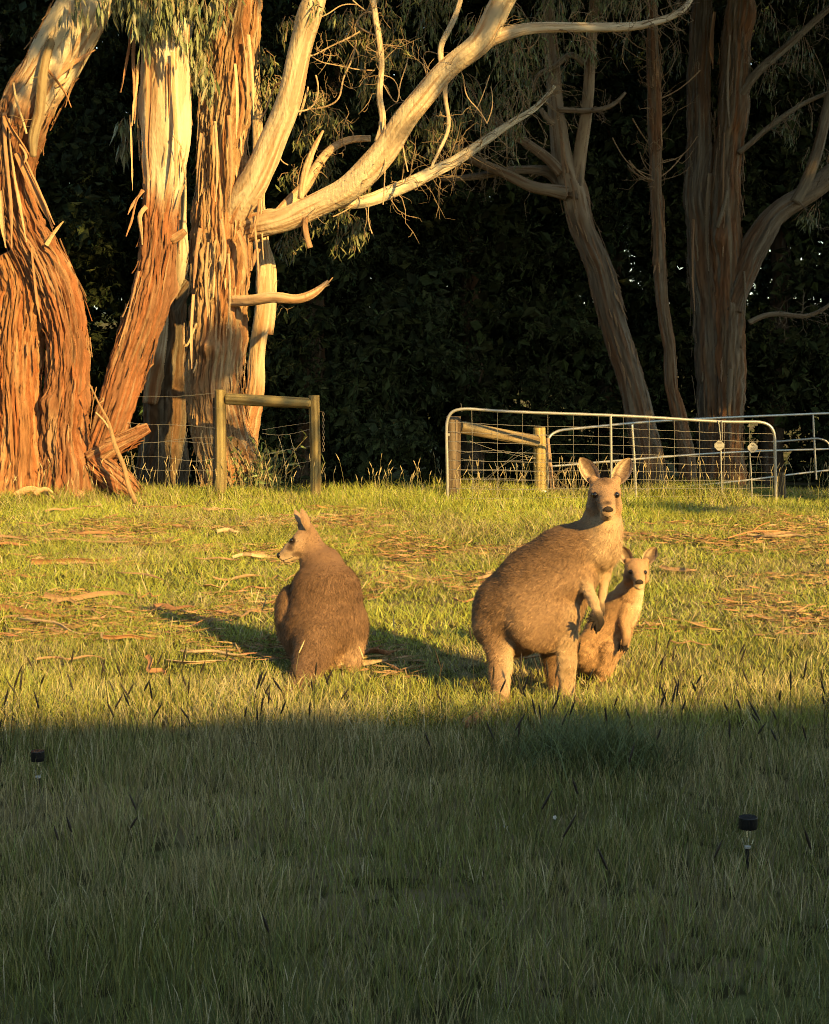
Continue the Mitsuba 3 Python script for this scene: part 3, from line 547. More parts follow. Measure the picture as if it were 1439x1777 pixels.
TW = [[(-1.285,19.4,4.866,0.0196),(-1.119,19.5,4.893,0.0197),(-0.958,19.5,4.974,0.0164),(-0.765,19.5,5.062,0.0131),(-0.56,19.5,5.174,0.0098)], [(-1.416,19.55,4.289,0.0197),(-1.139,19.8,4.395,0.02),(-1.092,19.8,4.586,0.0167),(-1.118,19.8,4.714,0.0133)], [(-1.151,19.5,4.88,0.0131),(-1.028,19.6,4.826,0.0132),(-0.899,19.6,4.8,0.0132),(-0.642,19.6,4.75,0.0119),(-0.448,19.6,4.737,0.0099)],
      [(-1.211,19.9,4.342,0.0168),(-0.841,19.7,4.478,0.0166),(-0.808,19.7,4.637,0.0199),(-0.696,19.7,4.89,0.0166),(-0.657,19.7,5.08,0.0133)], [(-0.365,19.3,4.585,0.013),(-0.19,19.5,4.391,0.0131),(-0.164,19.5,4.548,0.0131),(-0.087,19.5,4.799,0.0105),(-0.074,19.5,4.862,0.0079)], [(-0.365,19.3,4.647,0.0097),(-0.189,19.5,4.548,0.0098),(-0.125,19.5,4.391,0.0098),(-0.074,19.5,4.41,0.0079)],
      [(-0.145,19.45,3.988,0.017),(-0.119,19.45,3.818,0.0157),(-0.074,19.45,3.609,0.0131)], [(-0.326,19.2,4.169,0.0129),(-0.328,19.2,3.576,0.0129),(-0.347,19.2,3.231,0.0142)], [(-0.515,19.5,3.25,0.0131),(-0.509,19.5,3.026,0.0131),(-0.477,19.5,2.93,0.0092)], [(0.279,19.05,4.828,0.0096),(0.099,19.4,4.847,0.0098),(0.118,19.4,4.723,0.0098),(0.144,19.4,4.598,0.0078)],
      [(-1.461,19.5,4.548,0.0197),(-1.631,20,4.547,0.0202),(-1.699,20,4.354,0.0168),(-1.766,20,4.237,0.0168)], [(-1.283,20,4.354,0.0202),(-1.215,20,4.612,0.0168),(-1.317,20,4.289,0.0202)], [(-0.647,19.6,3.275,0.0132),(-0.778,19.6,3.191,0.0132),(-0.922,19.6,3.121,0.0106)], [(-1.136,19.3,5.253,0.013),(-0.924,19.5,5.361,0.0131),(-0.827,19.5,5.423,0.0131),(-0.636,19.5,5.436,0.0098)],
      [(0.442,19.05,4.724,0.0128),(0.546,19.4,4.598,0.0131),(0.579,19.4,4.441,0.0131),(0.707,19.4,4.285,0.0118),(0.81,19.4,4.128,0.0098)], [(0.682,19.6,4.276,0.0099),(0.778,19.6,4.498,0.0099),(0.842,19.6,4.687,0.0086)], [(0.812,19.6,4.149,0.0099),(0.876,19.6,4.371,0.0099),(0.855,19.6,4.561,0.0079)], [(-0.415,19.3,5.068,0.0195),(-0.607,19.6,5.328,0.0198),(-0.511,19.6,5.378,0.0198),(-0.447,19.6,5.347,0.0198)],
      [(-1.817,20,3.848,0.0135),(-1.585,20,3.887,0.0135),(-1.52,20,3.77,0.0135),(-1.454,20,3.731,0.0101)], [(-0.683,19.4,5.468,0.0131),(-0.569,19.4,5.375,0.0131),(-0.455,19.4,5.307,0.0163)]]
for p in TW: part(peel, 'twig', bent(p, float(np.mean([q[3] for q in p])) * 0.6, 6, 0.04), 'bark', (0.46, 0.33, 0.21), smooth=True)
bark_strips(peel, [
    [(-1.82,19.6,3.127,0.0165),(-1.797,19.6,2.838,0.0198),(-1.775,19.6,2.514,0.0198),(-1.772,19.6,2.19,0.0132)], [(-1.748,19.7,3.423,0.0133),(-1.74,19.7,2.971,0.0166),(-1.717,19.7,2.647,0.0133)], [(-1.799,19.9,2.784,0.0335),(-1.853,19.9,2.653,0.0335),(-1.881,19.9,2.521,0.0201)],
    [(-2.38,19.6,4.054,0.0264),(-2.424,19.6,3.672,0.0264),(-2.443,19.6,3.288,0.0198)], [(-2.243,19.55,4.176,0.0197),(-2.224,19.55,3.668,0.0263),(-2.242,19.55,3.285,0.0132)], [(-2.074,19.55,4.239,0.0197),(-2.056,19.55,3.668,0.0263),(-2.087,19.55,3.221,0.0132)], [(-1.938,19.6,5.253,0.0264),(-1.881,19.6,4.687,0.0264),(-1.872,19.6,4.308,0.0132)],
    [(-1.854,19.65,5.135,0.0198),(-1.821,19.65,4.63,0.0265),(-1.813,19.65,4.25,0.0132)], [(-2.428,19.5,2.994,0.0263),(-2.479,19.5,2.641,0.0328),(-2.497,19.5,2.319,0.0197)], [(-2.314,19.45,2.832,0.0196),(-2.346,19.45,2.447,0.0262),(-2.339,19.45,1.995,0.0196)], [(-2.102,19.45,2.703,0.0196),(-2.088,19.45,2.318,0.0262),(-2.107,19.45,1.866,0.0196)],
    [(-1.994,19.5,2.962,0.0328),(-1.912,19.5,2.769,0.0328),(-1.883,19.5,2.448,0.0197)], [(-2.504,19.5,2.254,0.0197),(-2.53,19.5,1.865,0.0263),(-2.53,19.5,1.41,0.0131)], [(-2.502,19.7,1.929,0.0199),(-2.625,19.7,1.667,0.0133),(-2.64,19.7,1.929,0.0066)], [(-1.744,19.5,3.313,0.0131),(-1.772,19.5,3.09,0.0131),(-1.839,19.5,2.898,0.0098)],
    [(-2.163,19.4,3.085,0.0196),(-2.128,19.4,2.766,0.0196),(-2.159,19.4,2.446,0.0131)], [(-2.003,19.55,4.806,0.0197),(-1.982,19.55,4.428,0.0197),(-2,19.55,3.985,0.0132)],
], tones=((0.44, 0.29, 0.18), (0.52, 0.38, 0.24), (0.38, 0.22, 0.13)), seed=2)
foliage(peel, [([(-1.766,20.3,4.911,0.1777)][0], 90), ([(-1.694,20.6,4.589,0.2081)][0], 110), ([(-1.576,20.8,4.277,0.1681)][0], 80), ([(-1.186,20.6,4.389,0.2081)][0], 140), ([(-1.057,20.7,4.199,0.237)][0], 150), ([(-1.297,20.7,4.031,0.1812)][0], 80),
               ([(-1.484,20.6,5.284,0.2081)][0], 70), ([(-1.092,19.1,5.324,0.1415)][0], 40), ([(-2.073,19.5,5.454,0.1576)][0], 40), ([(-0.747,20.8,5.382,0.2381)][0], 80), ([(-0.475,20.8,5.215,0.2241)][0], 110), ([(-0.27,20.8,5.348,0.2101)][0], 90), ([(-0.435,20.6,5.547,0.2774)][0], 110),
               ([(0.003,20.3,4.224,0.2324)][0], 150), ([(0.205,20.3,4.026,0.2461)][0], 170), ([(-0.131,20.3,3.861,0.2051)][0], 120), ([(0.412,20.6,4.189,0.2081)][0], 90), ([(-0.667,20.2,3.49,0.204)][0], 110), ([(-0.896,20.8,3.022,0.2521)][0], 130), ([(-1.31,20.8,3.09,0.2521)][0], 120), ([(-1.089,20.6,3.687,0.2081)][0], 110), ([(-1.431,20.6,3.485,0.1803)][0], 80),
               ([(0.77,21.2,5.106,0.4283)][0], 200), ([(1.201,21.4,4.928,0.4323)][0], 220), ([(0.568,21.4,4.583,0.3603)][0], 180), ([(1.508,21.8,5.262,0.4404)][0], 160), ([(1.037,21,5.346,0.3535)][0], 120), ([(1.157,21.8,4.136,0.2936)][0], 80)], GUM, 3, ln=0.13, w=0.022)

loose_bark(peel, [(-2.137,20,-0.092,0.404),(-2.212,20,0.383,0.3502),(-2.287,20,0.856,0.3165),(-2.307,20,1.326,0.3165),(-2.299,20,1.927,0.3232),(-2.259,20,2.458,0.3367),(-2.205,20,2.985,0.3434),(-2.212,20,3.444,0.2963),(-2.206,20,3.965,0.2761),(-2.158,20,4.612,0.2694),(-2.071,20,5.19,0.2626),(-2.014,20,5.573,0.2492)], 260, 311, TT, rad=1.03)
LA = [(-1.949,19.9,2.993,0.1541),(-1.638,19.75,3.051,0.1396),(-1.136,19.6,3.211,0.1386),(-0.706,19.45,3.431,0.1441),(-0.432,19.35,3.702,0.1498),(-0.111,19.2,4.169,0.1293),(0.204,19.1,4.509,0.1222),(0.503,19,4.759,0.1152),(0.737,18.95,4.977,0.1276),(0.883,18.9,5.247,0.1273)]
LB = [(-1.071,19.62,3.276,0.0595),(-0.651,19.7,3.288,0.0663),(-0.261,19.9,3.437,0.0771),(0.137,20.1,3.615,0.0744),(0.476,20.4,3.804,0.0653),(0.77,20.7,4.031,0.0558),(1.113,21,4.285,0.0424),(1.479,21.3,4.53,0.0359),(1.725,21.6,4.816,0.0218)]
LC = [(0.676,18.98,4.921,0.0959),(0.925,18.98,5.018,0.0767),(1.225,19.1,5.11,0.0611),(1.776,19.3,5.161,0.052),(2.083,19.5,5.193,0.0525),(2.472,19.8,5.26,0.0467),(2.903,20.1,5.398,0.0406),(3.13,20.3,5.548,0.0342)]
twiggy(peel, LA, 16, 0.45, 312, (0.40, 0.28, 0.17)); twiggy(peel, LB, 70, 0.65, 313, (0.28, 0.20, 0.125), 0.007, 0.15, 0.15); twiggy(peel, LC, 46, 0.55, 314, (0.24, 0.17, 0.11))
twiggy(peel, [(-1.576,19.8,3.138,0.0667),(-1.243,20,3.522,0.064),(-0.956,20,3.887,0.0471),(-0.499,20,4.03,0.0404)], 16, 0.4, 315, (0.36, 0.25, 0.15)); twiggy(peel, [(-0.412,19.3,3.923,0.039),(-0.385,19.3,4.398,0.0357),(-0.377,19.3,4.957,0.0325),(-0.464,19.3,5.604,0.0325)], 22, 0.45, 316, (0.34, 0.24, 0.15))
twiggy(peel, [(-1.285,19.4,4.866,0.0196),(-0.761,19.4,5.046,0.0131),(-0.557,19.4,5.158,0.0098)], 16, 0.35, 317, (0.34, 0.24, 0.15), 0.004); twiggy(peel, [(-1.416,19.55,4.289,0.0197),(-0.841,19.7,4.478,0.0166),(-0.451,19.7,4.751,0.0099)], 18, 0.4, 318, (0.34, 0.24, 0.15), 0.004)
twiggy(peel, [(0.336,19.1,4.589,0.0289),(0.369,19.1,4.053,0.0206),(0.18,19.1,3.618,0.0129)], 10, 0.35, 319, (0.34, 0.24, 0.15), 0.004)
foliage(peel, [([(-0.893,21,5.346,0.2404)][0], 110), ([(-0.653,21,5.01,0.2404)][0], 120), ([(-0.136,21.2,5.038,0.2855)][0], 150), ([(0.179,21.4,5.409,0.317)][0], 150), ([(0.416,21,5.615,0.2828)][0], 120), ([(0.003,21,5.648,0.2828)][0], 120), ([(-0.486,21.2,4.697,0.2141)][0], 90),
               ([(1.335,21.8,4.49,0.3376)][0], 140), ([(0.931,21.6,4.397,0.2909)][0], 120), ([(1.756,21.8,5.611,0.367)][0], 150), ([(2.1,22,5.291,0.3259)][0], 110), ([(2.456,22,5.714,0.3704)][0], 150), ([(2.841,22.2,5.818,0.299)][0], 120), ([(-0.695,21,2.893,0.2545)][0], 110), ([(-1.535,21,2.755,0.2404)][0], 100), ([(-0.449,21,3.718,0.2121)][0], 80)], GUM, 7, ln=0.13, w=0.022, name='dim_foliage')

slim = thing('gum_tree', 'slender pale gum tree leaning just behind the tall peeling one', 'tree')
v, f, c = limb([(-2.097,20.7,0.043,0.1812),(-2.063,20.7,0.534,0.1533),(-1.96,20.7,1.023,0.1185),(-1.87,20.7,1.647,0.0976),(-1.802,20.7,2.197,0.1045),(-1.824,20.7,2.745,0.0976),(-1.859,20.7,3.357,0.0767),(-1.872,20.7,4.031,0.0697),(-1.897,20.7,4.901,0.0627),(-1.895,20.7,5.696,0.0558),(-1.9,20.7,6.484,0.0418)], 'tan', 41, clean=(0.8, 1.6), fiss=0.012, around=0.012, smooth_tone=(0.48, 0.37, 0.245)); part(slim, 'trunk', (v, f), 'bark', c, smooth=True)
v, f, c = limb([(-1.748,20.75,1.784,0.0419),(-1.717,20.75,2.06,0.0489),(-1.7,20.75,2.404,0.0489),(-1.732,20.75,2.712,0.0419),(-1.779,20.75,2.849,0.0349)], 'tan', 42, clean=(0, 0.2), fiss=0.006, around=0.010, smooth_tone=(0.48, 0.37, 0.245)); part(slim, 'fork', (v, f), 'bark', c, smooth=True)
bark_strips(slim, [[(-1.816,20.4,2.936,0.0172),(-1.833,20.4,2.533,0.0206),(-1.859,20.4,2.06,0.0137)], [(-1.756,20.5,3.008,0.0173),(-1.732,20.5,2.671,0.0138)]], seed=3)

shady = thing('gum_tree', 'dim fluted gum tree half hidden behind the left stems and the fence wire', 'tree')
v, f, c = limb([(-3.238,22,-0.383,0.3407),(-3.237,22,0.141,0.2963),(-3.194,22,0.884,0.2667),(-3.152,22,1.621,0.2222),(-3.113,22,2.206,0.1852),(-3.06,22,2.788,0.163),(-2.988,22,3.582,0.1333),(-2.91,22,4.867,0.1111),(-2.832,22,6.623,0.0889)], 'grey', 44, fiss=0.02, clean=(2.6, 3.4), lobe=0.2); part(shady, 'trunk', (v, f), 'bark', c, smooth=True)
v, f, c = limb([(-3.133,21.9,1.914,0.1032),(-2.982,21.9,2.205,0.0885),(-2.847,21.9,2.423,0.0737)], 'grey', 45, fiss=0.01); part(shady, 'branch', (v, f), 'bark', c, smooth=True)
v, f, c = limb([(-3.341,21.7,0.9,0.1023),(-3.289,21.7,1.336,0.095),(-3.21,21.7,1.699,0.0804),(-3.158,21.7,2.204,0.0585)], 'tan', 46, fiss=0.008, clean=(0.5, 0.8)); part(shady, 'branch', (v, f), 'bark', c, smooth=True)

forked = thing('gum_tree', 'leaning grey gum tree behind the gate that forks into two upright stems', 'tree')
v, f, c = limb([(3.274,22.5,-0.899,0.2424),(3.189,22.5,-0.362,0.197),(3.008,22.5,0.478,0.1818),(2.8,22.5,1.234,0.1742),(2.609,22.5,1.91,0.1742),(2.397,22.5,2.619,0.1667),(2.173,22.5,3.211,0.1667),(2.049,22.5,3.58,0.1742),(1.957,22.5,3.837,0.1515),(1.894,22.5,4.166,0.1288),(1.822,22.5,4.677,0.1061),(1.766,22.5,5.148,0.0909),(1.739,22.5,5.581,0.0758),(1.697,22.5,6.155,0.0682),(1.675,22.5,7.01,0.0606)], 'grey', 51, around=0.021, step=0.05, fiss=0.012, clean=(3.9, 4.7), smooth_tone=(0.24, 0.19, 0.14)); part(forked, 'trunk', (v, f), 'bark', c, smooth=True)  # smooth bark tone also darkened to hold the shade behind the gate
v, f, c = limb([(2.03,22.45,3.503,0.1209),(2.109,22.45,3.833,0.0907),(2.156,22.45,4.271,0.0794),(2.209,22.45,4.78,0.0756),(2.233,22.45,5.285,0.0718),(2.272,22.45,5.717,0.068),(2.294,22.45,6.289,0.0605),(2.315,22.45,6.999,0.0529)], 'grey', 52, fiss=0.006, clean=(0.1, 0.6), smooth_tone=(0.27, 0.2, 0.135)); part(forked, 'stem', (v, f), 'bark', c, smooth=True)
for k, p in enumerate([[(1.973,22.4,3.573,0.1056),(1.802,22.4,3.61,0.083),(1.526,22.4,3.654,0.0754),(1.191,22.4,3.814,0.0679),(0.819,22.4,3.975,0.0603),(0.448,22.4,4.193,0.0528),(0.078,22.4,4.448,0.0377)], [(1.915,22.6,3.697,0.0837),(1.741,22.6,3.845,0.0761),(1.538,22.6,3.882,0.0609),(1.276,22.6,3.874,0.0533),(0.902,22.6,3.808,0.0457),(0.341,22.6,3.771,0.0304)], [(1.888,22.3,3.821,0.0751),(1.738,22.3,3.981,0.0676),(1.516,22.3,4.148,0.0601),(1.219,22.3,4.35,0.0526),(0.961,22.3,4.509,0.0451),(0.702,22.3,4.689,0.03)],
                       [(1.828,22.3,4.617,0.0375),(2.211,22.3,4.61,0.0338),(2.49,22.3,4.661,0.03),(2.693,22.3,4.833,0.0188)], [(2.167,22.3,5.192,0.0451),(1.983,22.3,5.3,0.0375),(1.764,22.3,5.156,0.0375),(1.603,22.3,5.085,0.03),(1.51,22.3,4.833,0.0225)], [(1.786,22.3,4.437,0.0375),(1.66,22.3,4.545,0.0375),(1.607,22.3,4.632,0.03)]]):
    bough(forked, p, 53 + k, (0.20, 0.16, 0.12))
bark_strips(forked, [[(1.953,22.2,3.813,0.0224),(1.898,22.2,4.102,0.0224),(1.874,22.2,4.354,0.0149)], [(1.99,22.2,3.741,0.0224),(2.037,22.2,3.523,0.0224),(2.054,22.2,3.305,0.0149)], [(1.875,22.2,4.246,0.0224),(1.901,22.2,3.886,0.0224),(1.956,22.2,3.523,0.0149)]], tones=((0.2, 0.13, 0.08),), seed=4)
foliage(forked, [([(1.394,22.8,4.822,0.3838)][0], 120), ([(1.808,22.9,5.644,0.4626)][0], 140), ([(1.058,22.8,4.379,0.3838)][0], 110), ([(2.395,22.8,5.919,0.3838)][0], 110), ([(2.123,23,5.143,0.3098)][0], 60)], GUM, 5, ln=0.13, w=0.022)

twiggy(forked, [(1.973,22.4,3.573,0.1056),(1.526,22.4,3.654,0.0754),(1.191,22.4,3.814,0.0679),(0.819,22.4,3.975,0.0603),(0.448,22.4,4.193,0.0528),(0.078,22.4,4.448,0.0377)], 26, 0.5, 321, (0.2, 0.15, 0.1)); twiggy(forked, [(1.915,22.6,3.697,0.0837),(1.538,22.6,3.882,0.0609),(1.276,22.6,3.874,0.0533),(0.902,22.6,3.808,0.0457),(0.341,22.6,3.771,0.0304)], 22, 0.4, 322, (0.2, 0.15, 0.1)); twiggy(forked, [(1.738,22.3,3.981,0.0676),(1.516,22.3,4.148,0.0601),(1.219,22.3,4.35,0.0526),(0.961,22.3,4.509,0.0451),(0.702,22.3,4.689,0.03)], 20, 0.45, 323, (0.2, 0.15, 0.1))
twiggy(forked, [(2.137,22.4,4.157,0.0792),(2.204,22.4,4.774,0.0754),(2.267,22.4,5.709,0.0679),(2.289,22.4,6.28,0.0603)], 26, 0.5, 324, (0.22, 0.16, 0.1)); twiggy(forked, [(1.828,22.3,4.617,0.0375),(2.211,22.3,4.61,0.0338),(2.49,22.3,4.661,0.03),(2.693,22.3,4.833,0.0188)], 18, 0.35, 325, (0.18, 0.13, 0.09)); twiggy(forked, [(2.167,22.3,5.192,0.0451),(1.764,22.3,5.156,0.0375),(1.51,22.3,4.833,0.0225)], 16, 0.35, 326, (0.2, 0.15, 0.1))
loose_bark(forked, [(3.18,22.5,-0.285,0.197),(3.008,22.5,0.478,0.1818),(2.8,22.5,1.234,0.1742),(2.609,22.5,1.91,0.1742),(2.397,22.5,2.619,0.1667),(2.173,22.5,3.211,0.1667),(2.049,22.5,3.58,0.1742)], 90, 327, ((0.2, 0.13, 0.08), (0.14, 0.09, 0.06)), rad=1.03)

rusty = thing('gum_tree', 'thin reddish gum stem with dead twigs between the forked tree and the double trunk', 'tree')
v, f, c = limb([(3.864,24,-0.523,0.1293),(3.76,24,0.291,0.1131),(3.635,24,0.938,0.097),(3.509,24,1.741,0.0889),(3.415,24,2.537,0.0889),(3.37,24,3.327,0.0808),(3.321,24,4.346,0.0889),(3.293,24,5.122,0.097),(3.258,24,5.816,0.0727),(3.222,24,6.581,0.0646),(3.191,24,7.492,0.0485)], 'red', 61, fiss=0.010, around=0.012); part(rusty, 'trunk', (v, f), 'bark', c, smooth=True)
r_ = np.random.default_rng(62)
for k in range(12):
    z0 = r_.choice([r_.uniform(90, 200), r_.uniform(260, 330)]); s = -1 if r_.random() < 0.72 else 1
    t0 = (3.315,24,4.735); base = np.array([t0[0] + 0.02, 24.0, EYE + (540 - z0) / 2970 * 24])
    ln = r_.uniform(0.25, 0.75); d = unit(np.array([s, r_.normal() * 0.5, r_.uniform(0.2, 0.9)]))
    p1 = base + d * ln * 0.5 + r_.normal(size=3) * 0.04; p2 = base + d * ln + r_.normal(size=3) * 0.1 + np.array([0, 0, 0.1])
    part(rusty, 'dead_twig', bent([tuple(base) + (0,), tuple(p1) + (0,), tuple(p2) + (0,)], r_.uniform(0.006, 0.011), 5, 0.08), 'bark', (0.30, 0.20, 0.12), smooth=True)

twiggy(rusty, [(3.363,24,3.72,0.0808),(3.321,24,4.346,0.0889),(3.293,24,5.122,0.097),(3.258,24,5.816,0.0727)], 46, 0.6, 341, (0.24, 0.16, 0.095), 0.007, 0.0, -0.25)
loose_bark(rusty, [(3.415,24,2.537,0.0889),(3.37,24,3.327,0.0808),(3.321,24,4.346,0.0889),(3.293,24,5.122,0.097),(3.258,24,5.816,0.0727)], 60, 342, ((0.3, 0.18, 0.1), (0.2, 0.11, 0.06)), rad=1.05)

double = thing('gum_tree', 'dark double trunked gum tree with loose bark standing behind the right end of the gate', 'tree')
v, f, c = limb([(4.344,24.6,-1.007,0.2982),(4.309,24.6,-0.086,0.2154),(4.259,24.6,0.745,0.2154),(4.209,24.6,1.569,0.2236),(4.144,24.6,2.386,0.2154),(4.074,24.6,3.036,0.2154),(4.03,24.6,3.601,0.1988),(4.039,24.6,4.403,0.1739),(4.031,24.6,5.199,0.1574),(4.008,24.6,5.988,0.1491),(3.999,24.6,6.85,0.1408),(3.978,24.6,7.937,0.116)], 'grey', 71, around=0.021, step=0.05, fiss=0.018); part(double, 'trunk', (v, f), 'bark', c, smooth=True)
v, f, c = limb([(4.576,24.5,-0.995,0.297),(4.545,24.5,-0.327,0.2227),(4.506,24.5,0.337,0.198),(4.48,24.5,1.161,0.2227),(4.463,24.5,1.979,0.231),(4.429,24.5,2.79,0.231),(4.392,24.5,3.755,0.2145),(4.416,24.5,4.552,0.2145),(4.478,24.5,5.423,0.2062),(4.487,24.5,6.129,0.198),(4.503,24.5,6.831,0.1815),(4.511,24.5,7.913,0.1485)], 'red', 72, around=0.021, step=0.05, fiss=0.02); part(double, 'trunk', (v, f), 'bark', c, smooth=True)
v, f, c = limb([(4.492,24.4,2.06,0.1479),(4.643,24.4,2.585,0.1807),(4.813,24.4,2.988,0.1972),(5.072,24.4,3.349,0.1643),(5.43,24.4,3.628,0.1479),(5.826,24.4,3.923,0.1479),(6.221,24.4,4.225,0.1314)], 'grey', 73, fiss=0.012, clean=(1.2, 2.4), smooth_tone=(0.20, 0.16, 0.12)); part(double, 'limb', (v, f), 'bark', c, smooth=True)
for k, p in enumerate([[(5.328,24.3,3.566,0.0818),(5.543,24.3,3.979,0.0818),(5.687,24.3,4.571,0.0736),(5.805,24.3,5.239,0.0573)], [(4.509,24.4,5,0.0739),(4.742,24.4,5.33,0.0657),(5.135,24.4,5.683,0.0575),(5.526,24.4,6.035,0.0493),(5.839,24.4,6.307,0.0411)], [(4.522,24.3,4.256,0.0409),(4.901,24.3,4.571,0.0368),(5.413,24.3,4.925,0.0327),(5.848,24.3,5.121,0.0245)], [(4.701,24.2,1.899,0.0407),(5.022,24.2,2.02,0.0367),(5.509,24.2,1.996,0.0326),(5.907,24.2,2.221,0.0244)],
                       [(4.229,24.2,3.219,0.0326),(4.326,24.2,3.576,0.0285),(4.355,24.2,3.734,0.0163)]]):
    bough(double, p, 74 + k, (0.17, 0.14, 0.105))
bark_strips(double, [[(4.129,24.2,6.156,0.0244),(4.103,24.2,5.847,0.0326),(4.128,24.2,5.381,0.0244)], [(4.357,24.2,5.847,0.0326),(4.339,24.2,5.226,0.0407),(4.368,24.2,4.6,0.0244)], [(4.306,24.2,4.522,0.0244),(4.306,24.2,3.734,0.0326),(4.334,24.2,3.179,0.0163)], [(4.109,24.2,3.971,0.0326),(4.093,24.2,3.179,0.0326),(4.12,24.2,2.621,0.0244)], [(3.905,24.2,3.338,0.0244),(3.902,24.2,2.621,0.0326),(3.937,24.2,2.06,0.0163)], [(4.438,24.1,1.256,0.0406),(4.417,24.1,0.69,0.0487),(4.446,24.1,0.121,0.0243)], [(4.478,24.2,3.971,0.0163),(4.52,24.2,3.497,0.0163)], [(4.62,24.2,2.621,0.0163),(4.638,24.2,2.221,0.0163),(4.63,24.2,1.819,0.0081)]], tones=((0.20, 0.12, 0.07), (0.18, 0.14, 0.10)), seed=5)
foliage(double, [([(4.97,24.8,5.941,0.4175)][0], 120), ([(5.493,24.9,5.477,0.503)][0], 150), ([(5.719,24.9,6.195,0.503)][0], 130), ([(3.76,24.9,6.195,0.4192)][0], 90), ([(5.599,24.9,4.593,0.4192)][0], 100)], (0.10, 0.11, 0.05), 6, ln=0.13, w=0.022)
twiggy(double, [(4.989,24,3.327,0.1616),(5.341,24,3.603,0.1455),(5.731,24,3.893,0.1455),(6.119,24,4.19,0.1293)], 14, 0.6, 331, (0.16, 0.12, 0.085)); twiggy(double, [(4.509,24.4,5,0.0739),(4.742,24.4,5.33,0.0657),(5.135,24.4,5.683,0.0575),(5.526,24.4,6.035,0.0493),(5.839,24.4,6.307,0.0411)], 24, 0.55, 332, (0.16, 0.12, 0.085)); twiggy(double, [(4.522,24.3,4.256,0.0409),(4.901,24.3,4.571,0.0368),(5.413,24.3,4.925,0.0327),(5.848,24.3,5.121,0.0245)], 24, 0.5, 333, (0.16, 0.12, 0.085)); twiggy(double, [(4.701,24.2,1.899,0.0407),(5.022,24.2,2.02,0.0367),(5.509,24.2,1.996,0.0326),(5.907,24.2,2.221,0.0244)], 20, 0.5, 334, (0.16, 0.12, 0.085))
loose_bark(double, [(4.309,24.6,-0.086,0.2154),(4.259,24.6,0.745,0.2154),(4.209,24.6,1.569,0.2236),(4.144,24.6,2.386,0.2154),(4.074,24.6,3.036,0.2154),(4.03,24.6,3.601,0.1988),(4.039,24.6,4.403,0.1822),(4.031,24.6,5.199,0.1574),(4.008,24.6,5.988,0.1491)], 110, 335, ((0.2, 0.15, 0.10), (0.12, 0.085, 0.06), (0.17, 0.13, 0.09)), rad=1.03)
loose_bark(double, [(4.545,24.5,-0.327,0.2227),(4.506,24.5,0.337,0.198),(4.48,24.5,1.161,0.2227),(4.463,24.5,1.979,0.231),(4.429,24.5,2.79,0.231),(4.392,24.5,3.755,0.2145),(4.416,24.5,4.552,0.2145),(4.478,24.5,5.423,0.2062),(4.487,24.5,6.129,0.198)], 120, 336, ((0.22, 0.13, 0.07), (0.14, 0.075, 0.04), (0.25, 0.17, 0.11)), rad=1.03)
foliage(double, [([(3.114,24.9,5.717,0.3354)][0], 100), ([(3.785,25,5.652,0.303)][0], 80), ([(5.11,25,5.25,0.3704)][0], 110), ([(5.719,25,4.034,0.3704)][0], 100), ([(4.757,25,6.292,0.4209)][0], 110), ([(5.21,25,4.522,0.303)][0], 80), ([(5.825,25,3.216,0.3367)][0], 80)], (0.11, 0.12, 0.055), 8, ln=0.13, w=0.022, name='dim_foliage')
# ------------------------------------------------------------------ crowns, shade trees, forest behind
def crown(tree, ells, n, ln, w, tone, seed, keep=None, clump=0.55, hang=0.5, name='crown', var=0.3, per=45, mat='leafy'):
    r = np.random.default_rng(seed); P = []
    tot = sum(np.prod(e[1]) ** (2 / 3) for e in ells)
    for c, rad in ells:
        m = max(1, int(n * (np.prod(rad) ** (2 / 3)) / tot / per))
        d = unit(r.normal(size=(m, 3))) * (r.uniform(0.12, 1, (m, 1)) ** (1 / 2.2))
        cc = np.array(c) + d * np.array(rad)
        P.append((cc[:, None] + r.normal(size=(m, per, 3)) * clump * np.array([1, 1, 0.7])).reshape(-1, 3))
    P = np.vstack(P)
    if keep is not None: P = P[keep(P)]
    D = unit(r.normal(size=P.shape) + np.array([0, 0, -hang * 1.5]))
    V, F, C = leaves(P, D, ln, w, tone, seed, var)
    part(tree, name, (V, F), mat, C, kind='stuff')

GREEN = (0.075, 0.085, 0.035)
above = lambda P: P[:, 2] > EYE + 0.195 * P[:, 1] + 0.45
crown(gum, [((-4.4, 17.6, 9.0), (3.2, 2.2, 2.2)), ((-6.5, 19, 8.5), (2.5, 2, 3)), ((-2.6, 19.5, 10), (2, 2, 2))], 7000, 0.34, 0.10, GREEN, 81, above)
crown(peel, [((-1.0, 20.5, 9.5), (3, 2.2, 2.4)), ((2.2, 19.8, 8.6), (3, 2, 2)), ((0, 22.0, 8.6), (3.4, 1.6, 1.9))], 9000, 0.34, 0.10, GREEN, 82, above)
crown(forked, [((2.0, 22.5, 9.2), (4.2, 2.4, 2.4))], 11000, 0.34, 0.10, GREEN, 83, above)
crown(double, [((6.0, 24, 9.6), (4.2, 2.5, 3))], 11000, 0.34, 0.10, GREEN, 84, above)

